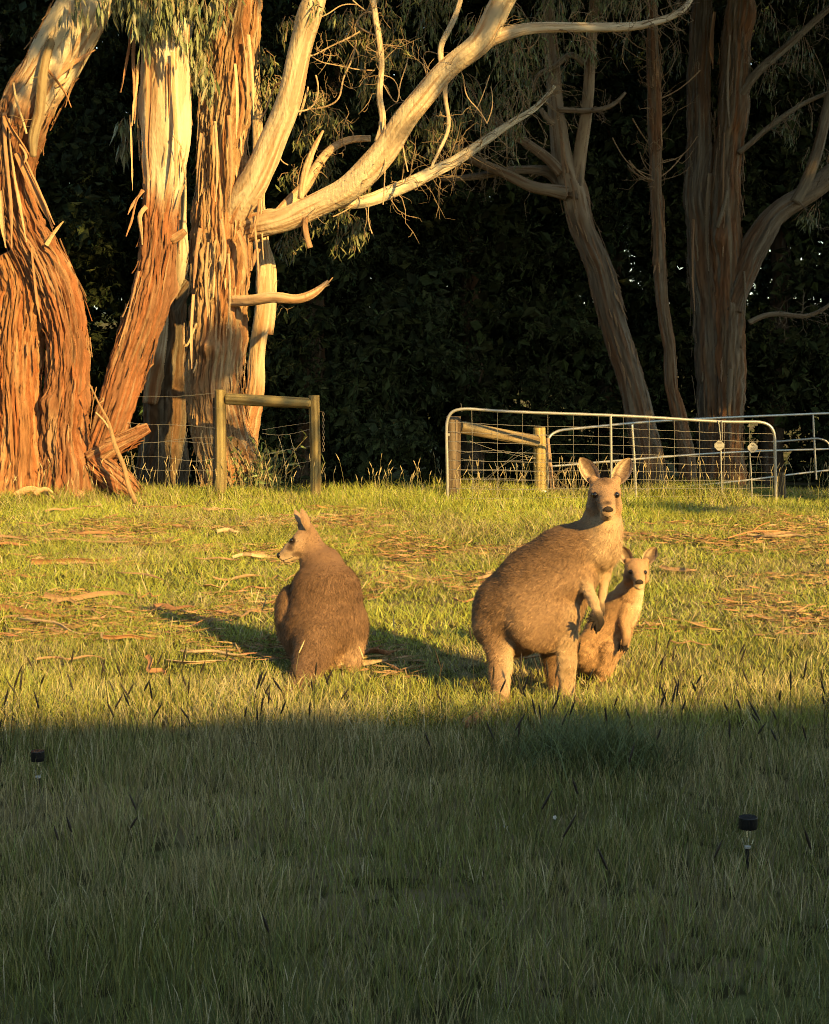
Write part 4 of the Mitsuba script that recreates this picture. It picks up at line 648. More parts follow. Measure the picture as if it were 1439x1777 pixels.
for nm, at_, ht, ells, sd in [('tall gum tree beside the lawn, out to the right of the kangaroos', (13.5, 10.0), 15, [((12.0, 10, 12.6), (5.6, 2.6, 4.2)), ((15.5, 10, 10.5), (4.5, 2.4, 4.0)), ((9.5, 10.2, 11.6), (3.6, 1.8, 2.6)), ((12.5, 10, 8.2), (4.6, 2.0, 2.2)), ((4.8, 10, 12.9), (2.8, 1.6, 1.9)), ((10, 10, 7.6), (2.6, 1.4, 1.4))], 1),
                              ('spreading gum tree further along the right side of the lawn', (21.0, 10.5), 15, [((21, 11, 11.5), (5.5, 2.5, 5.5)), ((17.5, 11, 14.5), (4.5, 2.5, 3.5))], 2)]:
    t = thing('gum_tree', nm, 'tree')
    x0, y0 = at_
    v, f, c = limb([(x0, y0, -0.3, 0.5), (x0 + .1, y0, 2, 0.36), (x0 - .2, y0, 6, 0.3), (x0, y0, 10, 0.22), (x0 - .3, y0, ht, 0.1)], 'tan', 90 + sd, around=0.04, step=0.15); part(t, 'trunk', (v, f), 'bark', c, smooth=True)
    crown(t, ells, 30000, 0.42, 0.16, GREEN, 90 + sd, lambda P: ((P[:, 0] > 7.3) & (P[:, 2] > 6.3)) | ((P[:, 0] > 2.2) & (P[:, 2] > 10.9)), 0.6)
    if sd == 1:
        part(t, 'limb', bent([(13.5, 10, 5.2, 0), (10, 10, 6.6, 0), (7, 10.0, 7.1, 0), (5.2, 10, 7.0, 0)], 0.05, 8, 0.2), 'bark', (0.4, 0.3, 0.2), smooth=True)
        crown(t, [((4.60, 10.0, 6.15), (0.36, 0.4, 0.55)), ((4.65, 10, 5.42), (0.45, 0.3, 0.08)), ((5.15, 10, 5.0), (0.1, 0.3, 0.35)), ((10.4, 10, 4.75), (0.7, 0.4, 0.4))], 2200, 0.16, 0.06, GREEN, 95, None, 0.11, name='outer_spray')
        part(t, 'low_limb', bent([(13.5, 10, 2.6, 0), (11, 10, 3.5, 0), (8.9, 10.1, 3.75, 0), (7.4, 10.2, 3.8, 0)], 0.04, 8, 0.2), 'bark', (0.4, 0.3, 0.2), smooth=True)
        crown(t, [((8.2, 10.1, 3.72), (0.55, 0.4, 0.02))], 260, 0.16, 0.06, GREEN, 96, None, 0.10, name='low_spray')

r_ = np.random.default_rng(100)
t = thing('gum_tree', 'added spreading gum tree out of view left of the lawn, blocking sky from the wood', 'tree')  # unseen tree added so its crown cuts sky light on the wood
v, f, c = limb([(-8.5, 11, -0.3, 0.5), (-8.4, 11, 2, 0.36), (-7.8, 11, 6, 0.3), (-7.0, 11, 10, 0.2), (-6.5, 11, 13, 0.1)], 'tan', 97, around=0.04, step=0.15); part(t, 'trunk', (v, f), 'bark', c, smooth=True)
part(t, 'limb', bent([(-8, 11, 5.0, 0), (-5, 11, 8.3, 0), (-1, 11, 10, 0)], 0.09, 8, 0.2), 'bark', (0.4, 0.3, 0.2), smooth=True)
crown(t, [((-5.0, 11.5, 10.3), (4.4, 2.6, 3.2)), ((-0.9, 11.5, 10.6), (2.8, 2.2, 2.8)), ((-9.5, 12, 9), (3, 2.5, 3))], 22000, 0.42, 0.16, GREEN, 98, lambda P: (P[:, 0] < 1.6) & (P[:, 2] > 6.4), 0.6)
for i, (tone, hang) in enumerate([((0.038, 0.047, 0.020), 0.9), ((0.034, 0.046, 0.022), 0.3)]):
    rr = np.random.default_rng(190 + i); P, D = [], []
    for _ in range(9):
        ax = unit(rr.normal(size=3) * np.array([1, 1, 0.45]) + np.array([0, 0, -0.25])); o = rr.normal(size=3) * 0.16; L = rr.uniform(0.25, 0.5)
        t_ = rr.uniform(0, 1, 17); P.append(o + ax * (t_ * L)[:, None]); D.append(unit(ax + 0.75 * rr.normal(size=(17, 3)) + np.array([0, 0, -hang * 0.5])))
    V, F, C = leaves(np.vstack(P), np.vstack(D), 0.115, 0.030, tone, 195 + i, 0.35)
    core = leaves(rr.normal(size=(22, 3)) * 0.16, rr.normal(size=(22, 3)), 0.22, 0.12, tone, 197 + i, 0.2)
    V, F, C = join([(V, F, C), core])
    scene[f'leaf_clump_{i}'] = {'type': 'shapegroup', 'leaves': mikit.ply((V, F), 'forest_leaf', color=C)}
count_ = {}
def clump_at(key, p, az, tilt, sc, i):
    count_[key] = count_.get(key, 0) + 1
    scene[f'{key}__{count_[key]:03d}'] = {'type': 'instance', 'shapegroup': {'type': 'ref', 'id': f'leaf_clump_{i}'}, 'to_world': T().translate([float(x) for x in p]).rotate([0, 0, 1], float(az)).rotate([1, 0, 0], float(tilt)).scale(float(sc))}
ORD = ['first', 'second', 'third', 'fourth', 'fifth', 'sixth', 'seventh', 'eighth', 'ninth']
spots = [(-9.5, 27, 11), (-6.6, 26.2, 10), (-4.0, 28, 12), (-1.6, 25.6, 8), (0.9, 27.3, 11), (3.2, 28.6, 12), (5.8, 28, 11), (8.4, 27.5, 12), (10.8, 29, 12),
         (-12, 33, 14), (-8, 34, 14), (-4.8, 33, 13), (-1.5, 34, 14), (1.6, 33, 14), (4.8, 34.5, 14), (8.0, 33, 14), (11.5, 34, 14), (-10, 42, 16), (-5, 43, 16), (0, 42, 16), (6.5, 43, 16)]
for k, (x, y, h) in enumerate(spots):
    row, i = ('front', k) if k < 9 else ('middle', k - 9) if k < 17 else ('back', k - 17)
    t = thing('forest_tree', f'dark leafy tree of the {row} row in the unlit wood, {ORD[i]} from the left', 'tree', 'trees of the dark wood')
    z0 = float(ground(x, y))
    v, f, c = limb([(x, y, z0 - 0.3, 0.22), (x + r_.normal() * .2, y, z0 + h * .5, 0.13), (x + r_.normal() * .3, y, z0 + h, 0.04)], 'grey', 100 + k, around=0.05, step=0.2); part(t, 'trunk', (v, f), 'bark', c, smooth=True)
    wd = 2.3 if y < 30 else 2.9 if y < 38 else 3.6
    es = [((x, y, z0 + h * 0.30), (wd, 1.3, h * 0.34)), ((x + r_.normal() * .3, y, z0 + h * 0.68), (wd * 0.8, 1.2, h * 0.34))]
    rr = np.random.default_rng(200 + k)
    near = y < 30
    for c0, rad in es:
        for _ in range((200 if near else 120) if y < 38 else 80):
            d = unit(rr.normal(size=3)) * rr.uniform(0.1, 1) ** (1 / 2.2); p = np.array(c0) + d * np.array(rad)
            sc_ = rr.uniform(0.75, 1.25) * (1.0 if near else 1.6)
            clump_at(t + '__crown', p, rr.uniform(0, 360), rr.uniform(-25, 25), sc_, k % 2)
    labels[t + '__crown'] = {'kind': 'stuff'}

# unseen trees added out of view to block low sky and darken the wood
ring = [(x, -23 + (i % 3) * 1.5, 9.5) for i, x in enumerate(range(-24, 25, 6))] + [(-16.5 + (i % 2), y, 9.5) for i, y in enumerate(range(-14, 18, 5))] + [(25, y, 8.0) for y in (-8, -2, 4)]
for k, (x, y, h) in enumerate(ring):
    t = thing('paddock_tree', 'added leafy tree out of view, there to block low sky', 'tree', 'added trees blocking low sky')
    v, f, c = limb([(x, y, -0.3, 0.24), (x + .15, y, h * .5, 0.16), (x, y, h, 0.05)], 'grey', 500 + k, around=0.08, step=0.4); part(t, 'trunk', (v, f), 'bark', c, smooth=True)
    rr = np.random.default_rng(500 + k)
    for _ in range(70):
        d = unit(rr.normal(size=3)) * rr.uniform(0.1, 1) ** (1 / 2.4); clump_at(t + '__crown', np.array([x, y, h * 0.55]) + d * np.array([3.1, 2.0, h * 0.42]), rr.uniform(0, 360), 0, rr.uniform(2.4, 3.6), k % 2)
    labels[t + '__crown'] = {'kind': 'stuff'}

# leafy weed growing at the foot of the peeling gum
weed = thing('leafy_bush', 'straggly leafy weed growing between the fence post and the tall peeling gum', 'plant')
r_ = np.random.default_rng(5)
P, D, st = [], [], []
for k in range(44):
    b = np.array((-1.804,19.4,-0.107)) + np.array([r_.normal() * 0.16, r_.normal() * 0.15, -0.1])
    tip = b + np.array([r_.normal() * 0.22 + 0.05, r_.normal() * 0.12, r_.uniform(0.35, 0.85)])
    mid = (b + tip) / 2 + r_.normal(size=3) * 0.05
    st.append((b, mid, tip))
    for t in np.linspace(0.25, 1, 12):
        P.append(b * (1 - t) ** 2 + 2 * t * (1 - t) * mid + t * t * tip); D.append(r_.normal(size=3) * 0.7 + np.array([0, 0, 0.2]))
V, F, C = leaves(np.array(P), np.array(D), 0.10, 0.032, (0.11, 0.135, 0.05), 6)
part(weed, 'foliage', (V, F), 'leafy', C, kind='stuff')
part(weed, 'stems', join([bent([tuple(q) for q in s], 0.004, 4, 0.08) for s in st]), 'bark', (0.25, 0.2, 0.1), kind='stuff')
scrub = thing('leafy_bush', 'dry twiggy scrub behind the gate beside the short yellow post', 'plant')
st = []
for k in range(40):
    b = np.array((1.789,19.9,-0.095)) + np.array([r_.normal() * 0.16, r_.normal() * 0.1, -0.05]); tip = b + np.array([r_.normal() * 0.2, r_.normal() * 0.1, r_.uniform(0.15, 0.5)])
    st.append(bent([tuple(b), tuple((b + tip) / 2 + r_.normal(size=3) * 0.05), tuple(tip)], 0.0035, 4, 0.06))
part(scrub, 'stems', join(st), 'bark', (0.22, 0.17, 0.11), kind='stuff')

# ------------------------------------------------------------------ fences and gates
def post(parent, base, top, r, tone, seed, name='post'):
    b, t = np.array(base), np.array(top)
    def disp(TH, S, R, q):
        k = meshkit.noise(np.stack([np.cos(TH) * 5 + seed, np.sin(TH) * 5, S * 0.8], -1)); g = sstep(0.7, 1, 1 - np.abs(2 * k - 1))
        return R * (1 + 0.05 * (meshkit.noise(np.stack([np.cos(TH) + 9, np.sin(TH), S * 2 + seed], -1)) - 0.5)) - 0.009 * g
    v, f, TH, S = tube([(*b, r), (*((b + t) / 2), r), (*t, r * 0.97)], 0.03, 28, disp)
    n = meshkit.fbm(np.stack([np.cos(TH) * 3 + seed, np.sin(TH) * 3, S * 1.2], -1), 3); g = meshkit.noise(np.stack([np.cos(TH) * 12 + seed, np.sin(TH) * 12, S * 2.2], -1))
    c = mixc(tone, np.array(tone) * np.array([0.55, 0.50, 0.46]), sstep(0.42, 0.62, n)) * (0.65 + 0.7 * g)[:, None]
    return part(parent, name, (v, f), 'wood', c, smooth=True)
WIRE = (0.33, 0.31, 0.28)
PINE = (0.27, 0.215, 0.105)
lf = thing('fence', 'left fence of two round timber posts joined by a rail with sagging wire netting', 'fence')
def spost(*a, **k):
    return post(*a, **k)
def wire(parent, p, r=0.0022, name='wire', tone=WIRE):
    return part(parent, name, bent(p, r, 5, 0.06), 'galvanised', tone, smooth=True)
p0, p1 = (-2.144,18.9,1.202), (-2.15,18.9,-0.167)
post(lf, p1, p0, 0.0636, PINE, 1)
post(lf, (-1.095,18.95,-0.173), (-1.112,18.95,1.136), 0.0606, np.array(PINE) * 0.9, 2)
post(lf, (-2.089,18.9,1.1), (-1.145,18.95,1.047), 0.0636, np.array(PINE) * 0.95, 3, 'rail')
post(lf, (-2.257,19.1,-0.191), (-2.239,19.1,1.103), 0.014, (0.2, 0.16, 0.12), 4, 'stake')
def netting(parent, rows, cols, x0, x1, top, bot, d, seed, sag=3.0):
    """rows: list of (y at x0, y at x1) in picture rows turned into heights; all strands are single wires"""
    r = np.random.default_rng(seed)
    return r

lw = [[(-3.557,18.9,1.113,0.0064),(-3.144,18.9,1.126,0.0064),(-2.667,18.9,1.126,0.0064),(-2.209,18.9,1.164,0.0064)], [(-3.53,18.9,0.878,0.0064),(-3.308,18.9,0.852,0.0064),(-2.927,18.9,0.82,0.0064),(-2.545,18.9,0.807,0.0064),(-2.201,18.9,0.776,0.0064)], [(-3.534,18.9,0.686,0.0064),(-3.121,18.9,0.642,0.0064),(-2.917,18.9,0.616,0.0064),(-2.611,18.9,0.654,0.0064),(-2.203,18.9,0.667,0.0064)], [(-3.061,18.92,0.602,0.0064),(-2.678,18.92,0.627,0.0064),(-2.206,18.92,0.595,0.0064)],
      [(-3.539,18.9,0.462,0.0064),(-3.176,18.9,0.462,0.0064),(-2.742,18.9,0.45,0.0064),(-2.391,18.9,0.411,0.0064),(-2.206,18.9,0.443,0.0064)], [(-3.542,18.9,0.334,0.0064),(-3.317,18.9,0.392,0.0064),(-3.063,18.9,0.334,0.0064),(-2.68,18.9,0.302,0.0064),(-2.207,18.9,0.309,0.0064)]]
for p in lw: wire(lf, p)
for p in [[(-3.348,18.9,0.782,0.0064),(-3.312,18.9,0.667,0.0064),(-3.343,18.9,0.411,0.0064),(-3.334,18.9,0.219,0.0064)], [(-3.149,18.9,0.839,0.0064),(-3.121,18.9,0.667,0.0064),(-3.137,18.9,0.475,0.0064),(-3.078,18.9,0.219,0.0064)], [(-3.009,18.9,0.827,0.0064),(-2.994,18.9,0.635,0.0064),(-3.01,18.9,0.443,0.0064),(-2.925,18.9,0.219,0.0064)], [(-2.837,18.9,0.814,0.0064),(-2.835,18.9,0.603,0.0064),(-2.855,18.9,0.155,0.0064)], [(-2.666,18.9,0.795,0.0064),(-2.688,18.9,0.635,0.0064),(-2.746,18.9,0.219,0.0064)],
          [(-2.507,18.9,0.776,0.0064),(-2.548,18.9,0.603,0.0064),(-2.618,18.9,0.219,0.0064)], [(-2.341,18.9,0.756,0.0064),(-2.396,18.9,0.539,0.0064),(-2.424,18.9,0.347,0.0064),(-2.415,18.9,0.09,0.0064)], [(-2.394,18.92,0.422,0.0064),(-2.35,18.92,0.345,0.0064),(-2.365,18.92,0.153,0.0064)]]: wire(lf, p, 0.002)
for p in [[(-1.687,18.92,0.755,0.0064),(-1.463,18.92,0.793,0.0064),(-1.144,18.92,0.838,0.0064)], [(-1.687,18.92,0.717,0.0064),(-1.528,18.92,0.698,0.0064),(-1.145,18.92,0.768,0.0064)], [(-1.658,18.92,0.474,0.0064),(-1.402,18.92,0.538,0.0064),(-1.146,18.92,0.57,0.0064)], [(-1.435,18.92,0.358,0.0064),(-1.147,18.92,0.409,0.0064)], [(-1.509,18.92,0.685,0.0064),(-1.466,18.92,0.538,0.0064),(-1.424,18.92,0.217,0.0064)], [(-1.381,18.92,0.704,0.0064),(-1.338,18.92,0.538,0.0064),(-1.263,18.92,0.313,0.0064)]]: wire(lf, p)
for y in (706, 742, 776, 800): wire(lf, [(p1[0] - 0.068 + 0.0, 18.9, EYE + (540 - y) / 2970 * 18.9), (p1[0] - 0.0, 18.83, EYE + (540 - y - 1) / 2970 * 18.9), (p1[0] + 0.068, 18.9, EYE + (540 - y) / 2970 * 18.9)], 0.002)
ch = thing('chain', 'short rusty chain hanging on the shaded right post of the left fence', 'chain')
for k in range(13):
    a = 2 * np.pi * np.arange(10) / 10; h = 0.017; t0 = (-1.006,18.85,0.951); cz = t0[2] - 0.016 - k * 0.033
    q = np.stack([np.cos(a) * 0.010, np.zeros(10), np.sin(a) * 0.020], 1) if k % 2 == 0 else np.stack([np.zeros(10), np.cos(a) * 0.010, np.sin(a) * 0.020], 1)
    q = np.vstack([q, q[:1]]) + np.array([t0[0], t0[1], cz])
    part(ch, 'link', bent([tuple(x) for x in q], 0.004, 6, 0.006), 'galvanised', (0.25, 0.2, 0.15), smooth=True)
part(ch, 'staple', rod(((-1.05,18.95,0.957)), ((-0.999,18.84,0.957)), 0.004), 'galvanised', (0.25, 0.2, 0.15), smooth=True)

rf = thing('fence', 'two stout timber posts with a slanting rail and slack old netting behind the gate', 'fence')
post(rf, (0.43,18.8,-0.124), (0.427,18.8,0.915), 0.0823, (0.15, 0.115, 0.085), 11)
post(rf, (1.443,19.4,-0.16), (1.416,19.4,0.748), 0.0719, (0.36, 0.28, 0.12), 12)
post(rf, (0.497,18.8,0.795), (1.384,19.3,0.598), 0.0704, (0.25, 0.195, 0.115), 13, 'rail')
post(rf, (1.619,19.7,-0.228), (1.532,19.7,0.608), 0.0265, (0.34, 0.22, 0.15), 14, 'stake')
for p in [[(1.456,19.4,0.578,0.0085),(1.085,19.4,0.368,0.0085),(0.66,19.4,0.051,0.0085)], [(1.247,19.4,0.532,0.0078),(1.052,19.4,0.368,0.0078),(0.758,19.4,0.071,0.0078)], [(0.516,19,0.486,0.0064),(0.965,19,0.518,0.0064),(1.351,19,0.435,0.0064)], [(0.517,19,0.428,0.0064),(0.773,19,0.402,0.0064),(1.287,19,0.422,0.0064)], [(0.612,19,0.628,0.0064),(0.965,19,0.505,0.0064),(1.351,19,0.428,0.0064)],
          [(0.517,19,0.306,0.0064),(0.902,19,0.306,0.0064),(1.352,19,0.286,0.0064)], [(0.517,19,0.209,0.0064),(0.967,19,0.209,0.0064),(1.353,19,0.183,0.0064)], [(0.518,19,0.112,0.0064),(0.839,19,0.112,0.0064),(1.354,19,0.08,0.0064)], [(0.613,19,0.402,0.0064),(0.594,19,0.274,0.0064),(0.659,19,0.209,0.0064),(0.646,19,0.08,0.0064)], [(0.767,19,0.422,0.0064),(0.774,19,0.209,0.0064),(0.814,19,0.015,0.0064)],
          [(0.889,19,0.402,0.0064),(0.941,19,0.209,0.0064),(0.93,19,0.015,0.0064)], [(1.011,19,0.338,0.0064),(1.045,19,0.08,0.0064)], [(1.133,19,0.351,0.0064),(1.134,19,0.177,0.0064),(1.109,19,0.112,0.0064)], [(1.255,19,0.338,0.0064),(1.224,19,0.177,0.0064),(1.277,19,0.015,0.0064)], [(0.515,19.02,1.043,0.0064),(0.528,19.02,0.947,0.0064)]]: wire(rf, p)
for d_, x_, r_p in ((18.8, 787, 13.2), (19.4, 938, 11.2)):
    for y in (752, 778, 796, 818, 832): wire(rf, [(((x_ - 719.5 - r_p) / 2970 * d_), d_ - 0.01, EYE + (540 - y) / 2970 * d_), ((x_ - 719.5) / 2970 * d_, d_ - r_p / 2970 * d_ - 0.004, EYE + (539 - y) / 2970 * d_), ((x_ - 719.5 + r_p) / 2970 * d_, d_ - 0.01, EYE + (540 - y) / 2970 * d_)], 0.0022)
part(rf, 'insulator', ball((1.465,19.28,0.031), 0.03, 2, (1.3, 0.7, 0.6)), 'plastic', (0.8, 0.78, 0.72), smooth=True)

STEEL = (0.42, 0.41, 0.385)
gate = thing('farm_gate', 'long galvanised tube gate filled with square wire mesh, standing closed in front of the wood', 'gate')
def pipe(parent, p, rpx, d, name, tone=STEEL, sides=14):
    return part(parent, name, bent(p, LN_(rpx, d), sides, 0.02), 'galvanised', tone, smooth=True)
LN_ = lambda px, d: px * d / 2970
pipe(gate, [(0.361,18.5,-0.057,0.0062),(0.353,18.5,0.446,0.0062),(0.346,18.5,0.79,0.0062),(0.358,18.5,0.896,0.0062),(0.408,18.5,0.977,0.0062),(0.501,18.5,1.008,0.0062),(0.688,18.5,1.005,0.0062),(1.747,18.5,0.956,0.0062),(2.745,18.5,0.909,0.0062),(3.618,18.5,0.871,0.0062),(3.756,18.5,0.865,0.0062),(3.844,18.5,0.828,0.0062),(3.889,18.5,0.759,0.0062),(3.904,18.5,0.647,0.0062),(3.919,18.5,0.321,0.0062),(3.934,18.5,-0.057,0.0062)], 2.7, 18.5, 'frame')
pipe(gate, [(0.361,18.5,-0.082,0.0062),(1.759,18.5,-0.095,0.0062),(3.936,18.5,-0.133,0.0062)], 3.0, 18.5, 'bottom_rail')
pipe(gate, [(2.122,18.5,0.934,0.0062),(2.147,18.5,-0.026,0.0062)], 2.3, 18.5, 'brace')
pipe(gate, [(2.36,18.55,0.837,0.0062),(2.415,18.55,0.064,0.0062),(2.417,18.55,-0.031,0.0062)], 1.9, 18.55, 'brace')
for k in range(9):
    yl, yr = 731 + 16.6 * k, 752 + 13.4 * k
    wire(gate, [((x - 719.5) / 2970 * 18.49, 18.49, EYE + (540 - (yl + (yr - yl) * t + s)) / 2970 * 18.49) for x, t, s in ((776, 0, 0), (900, .22, 1.5), (1062, .5, 0), (1220, .78, 1.2), (1345, 1, 0))], 0.0026, 'mesh_wire')
for x in (819, 863, 907, 951, 996, 1039, 1083, 1127, 1171, 1215, 1258, 1302):
    zt = EYE + (540 - (710.5 + (x - 819) * 0.0455)) / 2970 * 18.48
    wire(gate, [((x - 719.5) / 2970 * 18.48, 18.48, zt), ((x + 1.0 - 719.5) / 2970 * 18.48, 18.483, zt - 0.5), ((x + 1.5 - 719.5) / 2970 * 18.48, 18.48, zt - 0.98)], 0.0026, 'mesh_wire')
wire(gate, [(3.282,18.47,0.886,0.0062),(3.297,18.47,0.792,0.0062),(3.312,18.47,0.674,0.0062)], 0.006, 'latch_rod', STEEL)
wire(gate, [(3.32,18.47,0.886,0.0062),(3.33,18.47,0.674,0.0062)], 0.005, 'latch_rod', STEEL)
wire(gate, [(3.314,18.47,0.561,0.0062),(3.335,18.47,0.135,0.0062),(3.338,18.47,-0.003,0.0062)], 0.009, 'drop_bolt', STEEL)
wire(gate, [(3.626,18.47,0.561,0.0062),(3.661,18.47,0.135,0.0062),(3.664,18.47,-0.003,0.0062)], 0.009, 'drop_bolt', STEEL)
for z_ in (735, 850): part(gate, 'hinge', block((0.358, 18.52, EYE + (522 - z_) / 2970 * 18.52), (0.05, 0.04, 0.03)), 'galvanised', STEEL)
for k, (px, py, txt) in enumerate([(1250, 772, 'white octagonal metal tag wired to the gate over the reddish trunk, reflecting the light'), (1308, 775.5, 'pale octagonal metal tag with dark print near the right end of the gate')]):
    sg = thing('gate_sign', txt, 'sign')
    c = np.array([(px - 719.5) / 2970 * 18.44, 18.44, EYE + (540 - py) / 2970 * 18.44]); R = 9.0 / 2970 * 18.44
    pts = []
    for a in (0, 90, 180, 270):
        for o in (-1, 1):
            aa = math.radians(a + o * 17); pts.append((math.cos(aa) * R, math.sin(aa) * R))
    from shapely.geometry import Polygon
    m = trimesh.creation.extrude_polygon(Polygon(pts), 0.004)
    m.apply_transform(trimesh.transformations.rotation_matrix(math.pi / 2, [1, 0, 0])); m.apply_translation(c)
    part(sg, 'plate', (np.asarray(m.vertices), np.asarray(m.faces)), 'galvanised' if k == 0 else 'plastic', (0.40, 0.39, 0.36) if k == 0 else (0.34, 0.33, 0.31))
    y_ = c[1] - 0.0062
    def mark(x, z, w, h, name): part(sg, name, block((c[0] + x, y_, c[2] + z), (w, 0.0012, h), 0.0003), 'plastic', (0.05, 0.05, 0.055))
    if k == 1:
        v, f = block((0, 0, 0), (0.030, 0.0012, 0.007), 0.0003); th = 0.5
        for ox, oz, th, sx in ((-0.008, 0.026, 0.5, 0.7), (0.008, 0.020, 0.15, 0.9), (0.004, 0.030, -0.4, 0.45)):
            Rm = np.array([[math.cos(th), 0, math.sin(th)], [0, 1, 0], [-math.sin(th), 0, math.cos(th)]])
            part(sg, 'emblem', ((v * [sx, 1, 1]) @ Rm.T + [c[0] + ox, y_, c[2] + oz], f), 'plastic', (0.05, 0.05, 0.055))
        for j, (z, wd) in enumerate(((-0.006, 0.07), (-0.018, 0.06), (-0.030, 0.04))):
            for i in range(int(wd / 0.011)): mark(-wd / 2 + 0.006 + i * 0.0115, z, 0.006 + 0.003 * ((i * 7 + j * 3) % 3) / 2, 0.006, 'print')
    else:
        part(sg, 'printed_band', block((c[0], y_, c[2] + 0.030), (0.055, 0.0012, 0.018), 0.0003), 'plastic', (0.16, 0.15, 0.15))
        for i in range(5): mark(-0.028 + i * 0.013, -0.020, 0.008, 0.005, 'print')
    part(sg, 'wire_tie', bent([tuple(c + [-0.01, 0.012, R - 0.012]), tuple(c + [0, 0.03, R + 0.004]), tuple(c + [0.01, 0.012, R - 0.012])], 0.0015, 5, 0.01), 'galvanised', STEEL)

g2 = thing('farm_gate', 'plain tubular steel gate running away to the right behind the mesh gate', 'gate')
G2 = [(950,880,19.8),(950,800,19.8),(950,775,19.8),(954,758,19.8),(964,750,19.85),(985,745,20.0)]
GP = [(1.547,19.8,-0.206), (1.542,19.8,0.333), (1.54,19.8,0.5), (1.566,19.8,0.614), (1.636,19.85,0.664), (1.79,20,0.687), (2.654,20.7,0.716), (3.86,21.6,0.723), (5.524,22.8,0.71), (7.055,23.8,0.699)]
part(g2, 'frame', bent(GP, 0.016, 12, 0.03), 'galvanised', STEEL, smooth=True)
part(g2, 'rail', bent([(1.542,19.8,0.266), (2.661,20.7,0.275), (3.869,21.6,0.278), (5.537,22.8,0.233), (7.072,23.8,0.201)], 0.0135, 10, 0.1), 'galvanised', STEEL, smooth=True)
part(g2, 'rail', bent([(1.546,19.8,-0.125), (2.666,20.7,-0.111), (4.217,21.85,-0.098), (5.545,22.8,-0.053), (7.082,23.8,-0.081)], 0.0135, 10, 0.1), 'galvanised', STEEL, smooth=True)
for a, b in (((2.64,20.7,0.709), (2.689,20.7,-0.224)), ((5.267,22.62,0.706), (5.337,22.62,-0.159))): part(g2, 'brace', rod(a, b, 0.014, 10), 'galvanised', STEEL, smooth=True)
part(g2, 'hinge_pipe', bent([(4.606,22,0.387), (5.05,22,0.424), (5.236,22,0.424), (5.326,22,0.379), (5.36,22,0.215), (5.378,22,-0.158)], 0.014, 8, 0.03), 'galvanised', STEEL, smooth=True)
cp = thing('timber_post', 'squat timber post in the grass just right of the mesh gate', 'post')
post(cp, (4.085,18.9,-0.155), (4.067,18.9,0.283), 0.0477, (0.16, 0.12, 0.08), 21)
gr = thing('cattle_grid', 'low grey metal edge lying in the opening between the fence and the gate', 'grid')
part(gr, 'bar', rod((-0.554,19.6,-0.009), (0.189,19.6,-0.003), 0.016, 10), 'galvanised', (0.5, 0.5, 0.5), smooth=True)
a, b = np.array((-0.555,19.62,-0.105)), np.array((0.189,19.62,-0.098))
part(gr, 'side_plate', block((a + b) / 2, (b[0] - a[0], 0.03, 0.15)), 'plastic', (0.20, 0.20, 0.20))

# ------------------------------------------------------------------ things lying about
st = thing('fallen_branch', 'thin crooked stick leaning against the left gum with its foot in the grass', 'branch')
v, f, c = limb([(-3.485,18.4,1.274,0.0099),(-3.39,18.4,1.095,0.0112),(-3.347,18.35,0.943,0.0136),(-3.242,18.3,0.81,0.0197),(-3.2,18.25,0.622,0.0234),(-3.109,18.2,0.435,0.0245),(-3.082,18.2,0.256,0.0257),(-2.982,18.1,0.1,0.0268),(-2.933,18.05,-0.006,0.0243)], 'tan', 130, clean=(-1, -.5), fiss=0.002, around=0.006, smooth_tone=(0.31, 0.20, 0.11)); part(st, 'stick', (v, f), 'bark', c, smooth=True)
part(st, 'side_twig', bent([(-3.266,18.3,0.804,0.0123),(-3.326,18.3,0.897,0.0123),(-3.411,18.3,0.983,0.0123)], 0.012, 6), 'bark', (0.45, 0.3, 0.18), smooth=True)
part(st, 'side_twig', bent([(-3.39,18.4,1.076,0.0093),(-3.339,18.4,1.126,0.0093),(-3.351,18.4,1.138,0.0062)], 0.006, 6), 'bark', (0.45, 0.3, 0.18), smooth=True)
for lab, p, w in [('curled slab of bark lying at the foot of the left stump', [(-4.286,18.3,0.078,0.0062),(-4.148,18.3,0.14,0.0062),(-3.993,18.3,0.115,0.0062),(-3.84,18.3,0.041,0.0062)], 0.10), ('pale slab of bark leaning on the roots of the left gum', [(-4.052,18.2,0.114,0.0061),(-3.94,18.2,0.163,0.0061),(-3.867,18.2,0.132,0.0061)], 0.07)]:
    q = thing('bark_slab', lab, 'bark'); put(q, ribbon(p, w, 0.01, 0.4, 0.5, 9), 'bark', (0.55, 0.36, 0.2))
q = thing('round_stone', 'round reddish stone tucked under the arching root of the left gum', 'stone')
v, f = ball((0, 0, 0), 0.075, 3, (1, 0.8, 0.75)); v = v * (1 + 0.15 * (meshkit.noise(v * 20) - 0.5))[:, None] + np.array((-3.639,18.45,0.074)); put(q, (v, f), 'wood', (0.42, 0.22, 0.14), smooth=True)

